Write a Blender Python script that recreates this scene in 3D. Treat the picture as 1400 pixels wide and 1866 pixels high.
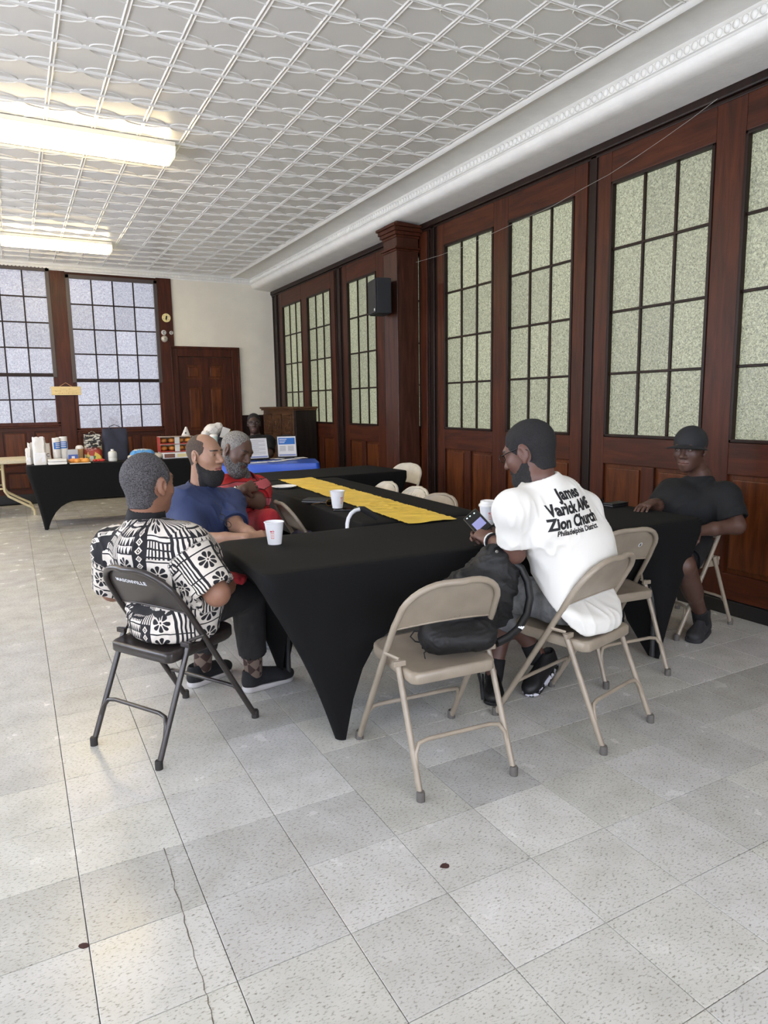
import bpy, bmesh, math, random
import numpy as np
from mathutils import Vector, Matrix, noise as mnoise
from mathutils.bvhtree import BVHTree
random.seed(7)
for o in list(bpy.data.objects): bpy.data.objects.remove(o, do_unlink=True)
scene = bpy.context.scene
C = scene.collection
# ---------------------------------------------------------------- camera
F_PX, PITCH, YAW, ROLL, CAM_H, PCX, PCY = 1254.68, .1470, .5011, -.0139, 1.3829, 718.21, 920.57
def cam_rows():
    cy, sy = math.cos(YAW), math.sin(YAW)
    fw = np.array([sy, cy, 0]); rt = np.array([cy, -sy, 0]); up = np.array([0, 0, 1.])
    f2 = fw*math.cos(PITCH)-up*math.sin(PITCH); u2 = up*math.cos(PITCH)+fw*math.sin(PITCH)
    r3 = rt*math.cos(ROLL)+u2*math.sin(ROLL); u3 = u2*math.cos(ROLL)-rt*math.sin(ROLL)
    return r3, u3, f2
R3, U3, F3 = cam_rows()
CAM = np.array([0, 0, CAM_H])
cam = bpy.data.cameras.new('camera'); camo = bpy.data.objects.new('camera', cam); C.objects.link(camo)
camo.matrix_world = Matrix(((R3[0], U3[0], -F3[0], 0), (R3[1], U3[1], -F3[1], 0), (R3[2], U3[2], -F3[2], CAM_H), (0, 0, 0, 1)))
cam.sensor_fit = 'AUTO'; cam.sensor_width = 36; cam.lens = F_PX/1866*36
cam.shift_x = (700-PCX)/1866; cam.shift_y = -(933-PCY)/1866
cam.clip_start = .05
scene.camera = camo
def to_px(p):
    d = np.array(p, float)-CAM; z = d@F3
    return PCX+F_PX*(d@R3)/z, PCY-F_PX*(d@U3)/z, z
def pray(px, py): return R3*(px-PCX)/F_PX-U3*(py-PCY)/F_PX+F3
def pz(px, py, z=0.): d = pray(px, py); return Vector(CAM+d*(z-CAM_H)/d[2])     # pixel -> point on a level surface
def py_(px, py, y): d = pray(px, py); return Vector(CAM+d*y/d[1])               # pixel -> point on a plane of known depth
def px_(px, py, x): d = pray(px, py); return Vector(CAM+d*x/d[0])
# ---------------------------------------------------------------- world, exposure
w = bpy.data.worlds.new('sky'); scene.world = w; w.use_nodes = True
bgn = w.node_tree.nodes['Background']; bgn.inputs[0].default_value = (.75, .82, 1, 1); bgn.inputs[1].default_value = .9
scene.view_settings.view_transform = 'Standard'; scene.view_settings.look = 'None'
scene.view_settings.gamma = 1; scene.view_settings.use_curve_mapping = False
scene.view_settings.exposure = 0.46
LAMP_E = 16.0        # fluorescent diffusers
WIN_ADDED_E = 8.5    # glow of the panes added in the left and rear walls
WIN_BACK_E = .52    # frosted panes of the back windows
WIN_RIGHT_E = .50   # frosted panes of the partition doors
# ---------------------------------------------------------------- helpers
def s2l(c): return tuple(((v/255)/12.92 if v/255 <= .04045 else ((v/255+.055)/1.055)**2.4) for v in c)+(1,)
def nodes(m):
    m.use_nodes = True; nt = m.node_tree; return nt, nt.nodes['Principled BSDF']
MATS = {}
def mat(name, rgb, rough=.5, metal=0., spec=.5, var=0., vscale=8., bump=0., bscale=80., stretch=None, coat=0., sheen=0., dark=None, dscale=3., trans=0.):
    """plain principled material; var = noise variation of the colour, bump = fine relief, dark = second colour in patches"""
    if name in MATS: return MATS[name]
    m = bpy.data.materials.new(name); nt, p = nodes(m); N, L = nt.nodes, nt.links
    col = s2l(rgb)
    p.inputs['Base Color'].default_value = col; p.inputs['Roughness'].default_value = rough
    p.inputs['Metallic'].default_value = metal; p.inputs['Specular IOR Level'].default_value = spec
    p.inputs['Coat Weight'].default_value = coat; p.inputs['Sheen Weight'].default_value = sheen
    p.inputs['Transmission Weight'].default_value = trans
    if var or bump or dark:
        tc = N.new('ShaderNodeTexCoord'); mp = N.new('ShaderNodeMapping'); L.new(tc.outputs['Object'], mp.inputs[0])
        if stretch: mp.inputs['Scale'].default_value = stretch
    if var or dark:
        n = N.new('ShaderNodeTexNoise'); n.inputs['Scale'].default_value = vscale; n.inputs['Detail'].default_value = 4; L.new(mp.outputs[0], n.inputs['Vector'])
        r = N.new('ShaderNodeValToRGB'); L.new(n.outputs['Fac'], r.inputs[0])
        lo = tuple(v*(1-var) for v in col[:3])+(1,); hi = tuple(min(1, v*(1+var)) for v in col[:3])+(1,)
        if dark: lo = s2l(dark)
        r.color_ramp.elements[0].position = .36; r.color_ramp.elements[1].position = .64
        r.color_ramp.elements[0].color = lo; r.color_ramp.elements[1].color = hi
        L.new(r.outputs[0], p.inputs['Base Color'])
    if bump:
        n2 = N.new('ShaderNodeTexNoise'); n2.inputs['Scale'].default_value = bscale; n2.inputs['Detail'].default_value = 3; L.new(mp.outputs[0], n2.inputs['Vector'])
        b = N.new('ShaderNodeBump'); b.inputs['Strength'].default_value = bump; b.inputs['Distance'].default_value = .003
        L.new(n2.outputs['Fac'], b.inputs['Height']); L.new(b.outputs[0], p.inputs['Normal'])
    MATS[name] = m; return m
def emat(name, rgb, strength):
    m = bpy.data.materials.new(name); nt, p = nodes(m)
    p.inputs['Base Color'].default_value = s2l(rgb); p.inputs['Emission Color'].default_value = s2l(rgb); p.inputs['Emission Strength'].default_value = strength
    p.inputs['Roughness'].default_value = .4; return m
def wood(name, c1, c2, axis='z', rough=.42, scale=1., coat=.04):
    m = bpy.data.materials.new(name); nt, p = nodes(m); N, L = nt.nodes, nt.links
    tc = N.new('ShaderNodeTexCoord'); mp = N.new('ShaderNodeMapping')
    geo = N.new('ShaderNodeNewGeometry'); L.new(geo.outputs['Position'], mp.inputs[0])
    st = {'z': (9, 9, .9), 'y': (9, .9, 9), 'x': (.9, 9, 9)}[axis]
    mp.inputs['Scale'].default_value = tuple(v*scale for v in st)
    n = N.new('ShaderNodeTexNoise'); n.inputs['Scale'].default_value = 2.2; n.inputs['Detail'].default_value = 7; n.inputs['Roughness'].default_value = .62; n.inputs['Distortion'].default_value = .6
    L.new(mp.outputs[0], n.inputs['Vector'])
    r = N.new('ShaderNodeValToRGB'); r.color_ramp.elements[0].position = .3; r.color_ramp.elements[1].position = .7
    r.color_ramp.elements[0].color = s2l(c1); r.color_ramp.elements[1].color = s2l(c2); L.new(n.outputs['Fac'], r.inputs[0])
    big = N.new('ShaderNodeTexNoise'); big.inputs['Scale'].default_value = 1.3; L.new(geo.outputs['Position'], big.inputs['Vector'])
    mx = N.new('ShaderNodeMix'); mx.data_type = 'RGBA'; mx.blend_type = 'MULTIPLY'; mx.inputs['Factor'].default_value = .35
    L.new(r.outputs[0], mx.inputs['A']); L.new(big.outputs['Fac'], mx.inputs['B']); L.new(mx.outputs['Result'], p.inputs['Base Color'])
    b = N.new('ShaderNodeBump'); b.inputs['Strength'].default_value = .12; b.inputs['Distance'].default_value = .002; L.new(n.outputs['Fac'], b.inputs['Height']); L.new(b.outputs[0], p.inputs['Normal'])
    p.inputs['Roughness'].default_value = rough; p.inputs['Coat Weight'].default_value = coat; p.inputs['Coat Roughness'].default_value = .25; p.inputs['Specular IOR Level'].default_value = .2
    return m
class MB:
    """collects shapes in one mesh"""
    def __init__(s): s.v = []; s.f = []
    def add(s, vs, fs):
        o = len(s.v); s.v += [tuple(v) for v in vs]; s.f += [tuple(i+o for i in f) for f in fs]; return s
    def box(s, x0, x1, y0, y1, z0, z1, ch=0.):
        x0, x1 = sorted((x0, x1)); y0, y1 = sorted((y0, y1)); z0, z1 = sorted((z0, z1))
        if ch <= 0:
            vs = [(x, y, z) for x in (x0, x1) for y in (y0, y1) for z in (z0, z1)]
            return s.add(vs, [(0, 1, 3, 2), (4, 6, 7, 5), (0, 4, 5, 1), (2, 3, 7, 6), (0, 2, 6, 4), (1, 5, 7, 3)])
        bm = bmesh.new(); bmesh.ops.create_cube(bm, size=1)
        for v in bm.verts: v.co = Vector(((x0+x1)/2+v.co.x*(x1-x0), (y0+y1)/2+v.co.y*(y1-y0), (z0+z1)/2+v.co.z*(z1-z0)))
        bmesh.ops.bevel(bm, geom=list(bm.edges), offset=min(ch, .45*min(x1-x0, y1-y0, z1-z0)), segments=2, affect='EDGES', profile=.6)
        return s.bm(bm)
    def bm(s, bm):
        bm.verts.index_update(); s.add([v.co for v in bm.verts], [[v.index for v in f.verts] for f in bm.faces]); bm.free(); return s
    def tube(s, pts, r, n=8, closed=False, caps=True, flat=1.):
        P = [Vector(p) for p in pts]; k = len(P); rr = r if hasattr(r, '__len__') else [r]*k
        rings = []; T = []
        for i in range(k):
            a = P[i-1] if (i > 0 or closed) else P[i]; b = P[(i+1) % k] if (i < k-1 or closed) else P[i]
            T.append((b-a).normalized())
        up = Vector((0, 0, 1)) if abs(T[0].z) < .9 else Vector((1, 0, 0))
        nx = T[0].cross(up).normalized()
        for i in range(k):
            nx = (nx-T[i]*nx.dot(T[i]))
            nx = nx.normalized() if nx.length > 1e-6 else T[i].orthogonal().normalized()
            ny = T[i].cross(nx)
            rings.append([P[i]+nx*(math.cos(2*math.pi*j/n)*rr[i])+ny*(math.sin(2*math.pi*j/n)*rr[i]*flat) for j in range(n)])
        vs = [v for rg in rings for v in rg]; fs = []
        for i in range(k if closed else k-1):
            a = i*n; b = ((i+1) % k)*n
            for j in range(n): fs.append((a+j, a+(j+1) % n, b+(j+1) % n, b+j))
        if caps and not closed: fs.append(tuple(range(n-1, -1, -1))); fs.append(tuple((k-1)*n+j for j in range(n)))
        return s.add(vs, fs)
    def lathe(s, prof, n=24, c=(0, 0, 0), cap0=True, cap1=True):
        vs = []; fs = []; k = len(prof)
        for (r, z) in prof:
            for j in range(n):
                a = 2*math.pi*j/n; vs.append((c[0]+r*math.cos(a), c[1]+r*math.sin(a), c[2]+z))
        for i in range(k-1):
            for j in range(n): fs.append((i*n+j, i*n+(j+1) % n, (i+1)*n+(j+1) % n, (i+1)*n+j))
        if cap0: fs.append(tuple(range(n-1, -1, -1)))
        if cap1: fs.append(tuple((k-1)*n+j for j in range(n)))
        return s.add(vs, fs)
    def prism(s, poly, d0, d1, axis='y'):
        """polygon of (a, b) extruded from d0 to d1 along axis"""
        def mk(a, b, d): return {'y': (a, d, b), 'x': (d, a, b), 'z': (a, b, d)}[axis]
        n = len(poly); vs = [mk(a, b, d0) for a, b in poly]+[mk(a, b, d1) for a, b in poly]
        return s.add(vs, [tuple(range(n-1, -1, -1)), tuple(range(n, 2*n))]+[(i, (i+1) % n, n+(i+1) % n, n+i) for i in range(n)])
    def grid(s, fn, nu, nv, closed_u=False):
        vs = [fn(i/(nu if closed_u else nu-1), j/(nv-1)) for j in range(nv) for i in range(nu)]; fs = []
        for j in range(nv-1):
            for i in range(nu if closed_u else nu-1): fs.append((j*nu+i, j*nu+(i+1) % nu, (j+1)*nu+(i+1) % nu, (j+1)*nu+i))
        return s.add(vs, fs)
    def xf(s, M):
        s.v = [tuple(M @ Vector(v)) for v in s.v]; return s
    def mesh(s, name, m=None, smooth=None):
        me = bpy.data.meshes.new(name); me.from_pydata(s.v, [], s.f); me.update()
        bm = bmesh.new(); bm.from_mesh(me); bmesh.ops.recalc_face_normals(bm, faces=bm.faces); bm.to_mesh(me); bm.free()
        if m: me.materials.append(m)
        if smooth is not None:
            me.polygons.foreach_set('use_smooth', [True]*len(me.polygons))
            if smooth < 3: me.set_sharp_from_angle(angle=smooth)
        return me
    def build(s, name, m, parent=None, smooth=None, **k): return link(name, s.mesh(name, m, smooth), parent, **k)
def link(name, me, parent=None, loc=None, rot=None, **k):
    o = bpy.data.objects.new(name, me); C.objects.link(o)
    if parent: o.parent = parent
    if loc is not None: o.location = loc
    if rot is not None: o.rotation_euler = rot
    for a, b in k.items(): o[a] = b
    return o
def thing(name, label, cat, loc=(0, 0, 0), rz=0., group=None):
    o = bpy.data.objects.new(name, None); C.objects.link(o); o.empty_display_size = .1
    o.location = loc; o.rotation_euler = (0, 0, rz); o['label'] = label; o['category'] = cat
    if group: o['group'] = group
    return o
def tag(o, label, cat, group=None):
    o['label'] = label; o['category'] = cat
    if group: o['group'] = group
    return o
def struct(o, label=None):
    o['kind'] = 'structure'
    if label: o['label'] = label
    return o
def sempty(name, label=None):
    o = bpy.data.objects.new(name, None); C.objects.link(o); return struct(o, label)
def copy_tree(o, parent=None):
    c = o.copy(); C.objects.link(c)
    if parent: c.parent = parent
    for ch in list(o.children): copy_tree(ch, c)
    return c
def arc(cx, cy, r, a0, a1, n): return [(cx+r*math.cos(a0+(a1-a0)*i/(n-1)), cy+r*math.sin(a0+(a1-a0)*i/(n-1))) for i in range(n)]
# ================================================================ the room
XR, YB, XL, YF, ZC = 3.982, 11.384, -3.3, -3.0, 3.43
M_wood = wood('varnished_wood', (50, 23, 14), (90, 45, 25), 'z')
M_woodh = wood('varnished_wood_rail', (50, 23, 14), (90, 45, 25), 'y')
M_woodx = wood('varnished_wood_cross', (50, 23, 14), (90, 45, 25), 'x')
M_panel = wood('varnished_wood_panel', (60, 29, 14), (112, 60, 28), 'z', .36)
M_dark = wood('dark_wood', (26, 15, 11), (44, 26, 18), 'z', .42)
M_darkgrey = mat('grey_brown_paint', (70, 60, 56), .45)
M_plaster = mat('cream_plaster', (226, 220, 204), .75, var=.04, vscale=2.5, bump=.15, bscale=35)
M_cornice = mat('white_plaster_paint', (230, 228, 221), .45, bump=.35, bscale=40, var=.03)
M_tin = mat('painted_tin', (224, 221, 214), .28, spec=.6, var=.03, vscale=1.2, bump=.06, bscale=300)
M_black = mat('black_rubber_base', (22, 20, 20), .5)
M_sub = mat('tile_joint', (60, 56, 50), .9)
# ---- floor and its tiles
def tile_mat(name, stuff=False):
    m = bpy.data.materials.new(name); nt, p = nodes(m); N, L = nt.nodes, nt.links
    geo = N.new('ShaderNodeNewGeometry')
    tone = N.new('ShaderNodeVertexColor') if stuff else N.new('ShaderNodeObjectInfo')
    if stuff: tone.layer_name = 'tone'
    mp = N.new('ShaderNodeMapping'); mp.inputs['Rotation'].default_value = (0, 0, .5); mp.inputs['Scale'].default_value = (1, 2.2, 1); L.new(geo.outputs['Position'], mp.inputs[0])
    fl = N.new('ShaderNodeTexNoise'); fl.inputs['Scale'].default_value = 85; fl.inputs['Detail'].default_value = 4; fl.inputs['Roughness'].default_value = .6; L.new(mp.outputs[0], fl.inputs['Vector'])
    r = N.new('ShaderNodeValToRGB'); r.color_ramp.elements[0].position = .30; r.color_ramp.elements[1].position = .46
    r.color_ramp.elements[0].color = s2l((166, 162, 150)); r.color_ramp.elements[1].color = (1, 1, 1, 1); L.new(fl.outputs['Fac'], r.inputs[0])
    cl = N.new('ShaderNodeTexNoise'); cl.inputs['Scale'].default_value = 7; cl.inputs['Detail'].default_value = 5; L.new(geo.outputs['Position'], cl.inputs['Vector'])
    r2 = N.new('ShaderNodeValToRGB'); r2.color_ramp.elements[0].position = .3; r2.color_ramp.elements[1].position = .62
    r2.color_ramp.elements[0].color = (.86, .855, .83, 1); r2.color_ramp.elements[1].color = (1, 1, 1, 1); L.new(cl.outputs['Fac'], r2.inputs[0])
    m1 = N.new('ShaderNodeMix'); m1.data_type = 'RGBA'; m1.blend_type = 'MULTIPLY'; m1.inputs['Factor'].default_value = 1
    m2 = N.new('ShaderNodeMix'); m2.data_type = 'RGBA'; m2.blend_type = 'MULTIPLY'; m2.inputs['Factor'].default_value = 1
    L.new(tone.outputs['Color'], m1.inputs['A']); L.new(r.outputs[0], m1.inputs['B']); L.new(m1.outputs['Result'], m2.inputs['A']); L.new(r2.outputs[0], m2.inputs['B'])
    L.new(m2.outputs['Result'], p.inputs['Base Color'])
    rr = N.new('ShaderNodeMapRange'); rr.inputs['To Min'].default_value = .14; rr.inputs['To Max'].default_value = .34; L.new(cl.outputs['Fac'], rr.inputs['Value']); L.new(rr.outputs[0], p.inputs['Roughness'])
    b = N.new('ShaderNodeBump'); b.inputs['Strength'].default_value = .03; b.inputs['Distance'].default_value = .004; L.new(cl.outputs['Fac'], b.inputs['Height']); L.new(b.outputs[0], p.inputs['Normal'])
    p.inputs['Specular IOR Level'].default_value = .45
    return m
M_tile, M_tile_s = tile_mat('vinyl_tile'), tile_mat('vinyl_tile_far', True)
floor = struct(MB().box(XL, XR+.2, YF, YB+.2, -.12, -.005).build('floor', M_sub), 'pale speckled vinyl tile floor')
TS, TOX, TOY = .3048, .6711, 1.1895
rt_ = random.Random(3)
def tile_tone(i, j):
    v = .53+rt_.uniform(-.022, .022)
    if j == 2: v -= .06
    if j in (3, 4): v += .035  # lighter rows: tile tone plus some reflected light put into the colour
    if (i, j) in ((-2, 1), (1, 0), (2, 1)): v += .04
    if (i, j) in ((0, 5), (1, 5), (1, 3), (0, 0), (2, 2)): v -= .06
    if rt_.random() < .08: v -= .035
    wm = rt_.uniform(.90, .95)
    return (v, v*.985, v*wm, 1)
def tile_geo(cx, cy):
    h = TS/2-.0011; c = .0012; z0 = -.0048
    a = [(-h, -h), (h, -h), (h, h), (-h, h)]; k = (h-c)/h
    vs = [(cx+x, cy+y, z0) for x, y in a]+[(cx+x, cy+y, -c*.6) for x, y in a]+[(cx+x*k, cy+y*k, 0) for x, y in a]
    fs = [(8, 9, 10, 11)]
    for q in range(4):
        n = (q+1) % 4; fs += [(q, n, 4+n, 4+q), (4+q, 4+n, 8+n, 8+q)]
    return vs, fs
cells = []
for i in range(int((XL-TOX)/TS)-1, int((XR-TOX)/TS)+1):
    for j in range(int((YF-TOY)/TS)-1, int((YB-TOY)/TS)+1):
        cx, cy = TOX+(i+.5)*TS, TOY+(j+.5)*TS
        if cx+TS/2 > XR+.12 or cy+TS/2 > YB+.15 or cx-TS/2 < XL or cy-TS/2 < YF: continue
        u, v, z = to_px((cx, cy, 0))
        vis = z > .2 and -90 < u < 1490 and v < 1960
        cells.append(((0 if vis else 100)+math.hypot(cx, cy), i, j, cx, cy))
cells.sort()
tme = MB().add(*tile_geo(0, 0)).mesh('tile', M_tile)
far = MB(); tones = []
for n, (d, i, j, cx, cy) in enumerate(cells):
    t = tile_tone(i, j)
    if n < 300:
        o = link('tile', tme, floor, loc=(cx, cy, 0)); o.color = t
    else:
        vs, fs = tile_geo(cx, cy); far.add(vs, fs); tones += [t]*12
fo = far.build('tile_field', M_tile_s, floor); fo['kind'] = 'stuff'
ca = fo.data.color_attributes.new('tone', 'FLOAT_COLOR', 'POINT'); ca.data.foreach_set('color', [x for t in tones for x in t])
# hairline crack across the tiles
cr = MB(); rc = random.Random(5)
pts = [pz(298+k*(392-298)/26+rc.uniform(-2.5, 2.5), 1545+k*(1866-1545)/26, .0006) for k in range(27)]
for a, b in zip(pts[:-1], pts[1:]):
    q = rc.uniform(.0006, .0016); cr.add([a+Vector((-q, 0, 0)), a+Vector((q, 0, 0)), b+Vector((q, 0, 0)), b+Vector((-q, 0, 0))], [(0, 1, 2, 3)])
cr.build('crack', mat('crack_dirt', (96, 88, 78), .9), floor)
# ---- ceiling: pressed tin panels
CS, COX, COY = .3177, 1.337, 3.958
def ridge(mb, pts, wd, hh, closed=False, z=0.):
    n = len(pts); P = [Vector((p[0], p[1], 0)) for p in pts]; L = []; Rr = []; T = []
    for i in range(n):
        a = P[i-1] if i or closed else P[i]; b = P[(i+1) % n] if i < n-1 or closed else P[i]
        t = (b-a).normalized(); s = Vector((-t.y, t.x, 0))*wd
        L.append(P[i]+s+Vector((0, 0, z))); Rr.append(P[i]-s+Vector((0, 0, z))); T.append(P[i]+Vector((0, 0, z-hh)))
    vs = []
    for i in range(n): vs += [L[i], T[i], Rr[i]]
    fs = []
    for i in range(n if closed else n-1):
        a, b = 3*i, 3*((i+1) % n); fs += [(a, b, b+1, a+1), (a+1, b+1, b+2, a+2)]
    mb.add(vs, fs)
def panel_geo():
    mb = MB(); h = CS/2; mb.add([(-h, -h, 0), (-h, h, 0), (h, h, 0), (h, -h, 0)], [(0, 1, 2, 3)])
    for s in (-1, 1):
        ridge(mb, [(s*(h-.010), -h), (s*(h-.010), h)], .007, .007)
        ridge(mb, [(-h, s*(h-.0075)), (h, s*(h-.0075))], .005, .0105)
    rx, ry = .128, .066; poly = []
    for qx, qy, a0 in ((1, 1, -90), (-1, 1, 0), (-1, -1, 90), (1, -1, 180)):
        cx, cy = qx*(h-.012), qy*(h-.01); seq = []
        for k in range(7):
            a = math.radians(90*k/6)
            seq.append((cx-qx*rx*math.cos(a), cy-qy*ry*math.sin(a)))
        # seq runs from the horizontal-edge side to the vertical-edge side
        if (qx, qy) in ((1, 1), (-1, -1)): seq = seq[::-1]
        if (qx, qy) == (1, 1): poly += seq+[(0, h-.017)]
        elif (qx, qy) == (-1, 1): poly += seq
        elif (qx, qy) == (-1, -1): poly += seq+[(0, -h+.017)]
        else: poly += seq
    ridge(mb, poly, .0042, .0052, True)
    for qx in (-1, 1):
        for qy in (-1, 1):
            cx, cy = qx*(h-.012), qy*(h-.01)
            ridge(mb, [(cx-qx*.075*math.cos(math.radians(a)), cy-qy*.036*math.sin(math.radians(a))) for a in (0, 30, 60, 90)], .012, .0012)
    return mb
ceil = struct(MB().box(XL, XR+.2, YF, YB+.2, ZC+.001, ZC+.15).build('ceiling', M_tin), 'white pressed tin ceiling with embossed square panels')
pm = panel_geo(); pme = pm.mesh('ceiling_panel', M_tin)
XCE = COX+6*CS
pcs = []
for i in range(-15, 6):
    for j in range(-22, 24):
        cx, cy = COX+(i+.5)*CS, COY+(j+.5)*CS
        if cx-CS/2 < XL or cy-CS/2 < YF or cy+CS/2 > YB+.05: continue
        u, v, z = to_px((cx, cy, ZC)); vis = z > .2 and -120 < u < 1500 and v > -120
        pcs.append(((0 if vis else 100)+math.hypot(cx, cy), cx, cy))
pcs.sort(); farp = MB()
for n, (d, cx, cy) in enumerate(pcs):
    if n < 300: link('ceiling_panel', pme, ceil, loc=(cx, cy, ZC))
    else: farp.add([(x+cx, y+cy, z+ZC) for x, y, z in pm.v], pm.f)
fo = farp.build('ceiling_panel_field', M_tin, ceil); fo['kind'] = 'stuff'
# ---- cornice over the partition, crown of the back wall
prof = [(XR+.05, 3.236), (3.90, 3.246), (3.70, 3.262), (3.655, 3.268), (3.628, 3.285), (3.614, 3.312), (3.610, 3.334), (3.600, 3.340), (3.598, 3.344)]
prof += [(3.585+.0, 3.348), (3.582, 3.372), (3.588, 3.40), (3.574, 3.404), (3.566, 3.412), (3.53, 3.416), (3.40, 3.424), (XCE+.075, 3.427), (XCE+.06, 3.412), (XCE+.04, 3.404), (XCE+.018, 3.412), (XCE+.004, 3.43), (XCE+.004, 3.47), (XR+.05, 3.47)]
tr = struct(MB().prism(prof, YF, YB+.02, 'y').build('trim_1', M_cornice, smooth=.6), 'white plaster cornice with a beaded band along the partition')
bd = MB()
y = YF+.02
while y < YB-.05:
    bd.lathe([(.006, -.02), (.013, -.012), (.0155, 0), (.013, .012), (.006, .02)], 6); k = 30
    bd.v[-k:] = [(3.582+v[0]*.75, y+v[1]*1.5, 3.374+v[2]*1.15) for v in bd.v[-k:]]
    y += .052
o = bd.build('bead_band', M_cornice, tr, smooth=3); o['kind'] = 'stuff'
cp = [(YB+.02, 3.335), (YB-.012, 3.335), (YB-.016, 3.352), (YB-.03, 3.358), (YB-.034, 3.395), (YB-.055, 3.408), (YB-.06, 3.43), (YB-.06, 3.45), (YB+.02, 3.45)]
tb = struct(MB().prism(cp, XL, 3.60, 'x').build('trim_2', M_cornice, smooth=.5), 'white crown moulding along the top of the back wall')
dn = MB(); x = XL+.02
while x < 3.58:
    dn.box(x, x+.03, YB-.046, YB-.03, 3.36, 3.393); x += .048
o = dn.build('dentil_band', M_cornice, tb); o['kind'] = 'stuff'
# ---- frosted glass
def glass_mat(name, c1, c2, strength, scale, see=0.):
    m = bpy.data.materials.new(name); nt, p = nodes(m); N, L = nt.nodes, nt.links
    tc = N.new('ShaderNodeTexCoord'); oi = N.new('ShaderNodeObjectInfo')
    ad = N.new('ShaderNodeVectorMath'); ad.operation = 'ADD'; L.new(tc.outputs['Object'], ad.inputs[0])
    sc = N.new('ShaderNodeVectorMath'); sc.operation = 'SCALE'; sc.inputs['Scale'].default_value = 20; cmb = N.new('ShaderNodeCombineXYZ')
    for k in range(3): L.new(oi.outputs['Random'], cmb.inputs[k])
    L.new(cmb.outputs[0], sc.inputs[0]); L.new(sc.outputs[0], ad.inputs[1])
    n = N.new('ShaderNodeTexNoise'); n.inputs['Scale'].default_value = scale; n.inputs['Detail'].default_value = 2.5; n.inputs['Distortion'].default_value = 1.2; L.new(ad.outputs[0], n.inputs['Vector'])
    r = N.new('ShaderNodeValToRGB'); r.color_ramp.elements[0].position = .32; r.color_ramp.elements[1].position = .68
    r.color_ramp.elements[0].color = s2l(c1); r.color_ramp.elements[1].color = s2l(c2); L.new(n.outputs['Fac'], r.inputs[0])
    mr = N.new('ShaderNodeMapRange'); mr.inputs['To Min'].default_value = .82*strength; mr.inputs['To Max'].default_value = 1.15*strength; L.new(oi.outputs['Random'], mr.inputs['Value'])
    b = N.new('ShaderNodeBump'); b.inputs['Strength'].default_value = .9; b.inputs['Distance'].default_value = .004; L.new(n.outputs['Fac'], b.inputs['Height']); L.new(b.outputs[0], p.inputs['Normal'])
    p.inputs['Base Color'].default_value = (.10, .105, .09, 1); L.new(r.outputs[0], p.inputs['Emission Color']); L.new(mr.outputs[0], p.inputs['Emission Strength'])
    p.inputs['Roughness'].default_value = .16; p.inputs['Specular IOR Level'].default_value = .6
    if see:
        rf = N.new('ShaderNodeBsdfRefraction'); rf.inputs['Roughness'].default_value = .22; rf.inputs['IOR'].default_value = 1.12; L.new(b.outputs[0], rf.inputs['Normal'])
        mx = N.new('ShaderNodeMixShader'); mx.inputs[0].default_value = see; out = N['Material Output']
        L.new(p.outputs[0], mx.inputs[1]); L.new(rf.outputs[0], mx.inputs[2]); L.new(mx.outputs[0], out.inputs[0])
    return m
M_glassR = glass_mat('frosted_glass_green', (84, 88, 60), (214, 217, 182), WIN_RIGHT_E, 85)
M_glassB = glass_mat('frosted_glass_lilac', (160, 158, 182), (232, 234, 250), WIN_BACK_E, 60, .3)
M_glassAdded = emat('added_window_glow', (226, 235, 255), WIN_ADDED_E)  # even glow for the windows added out of view
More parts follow.
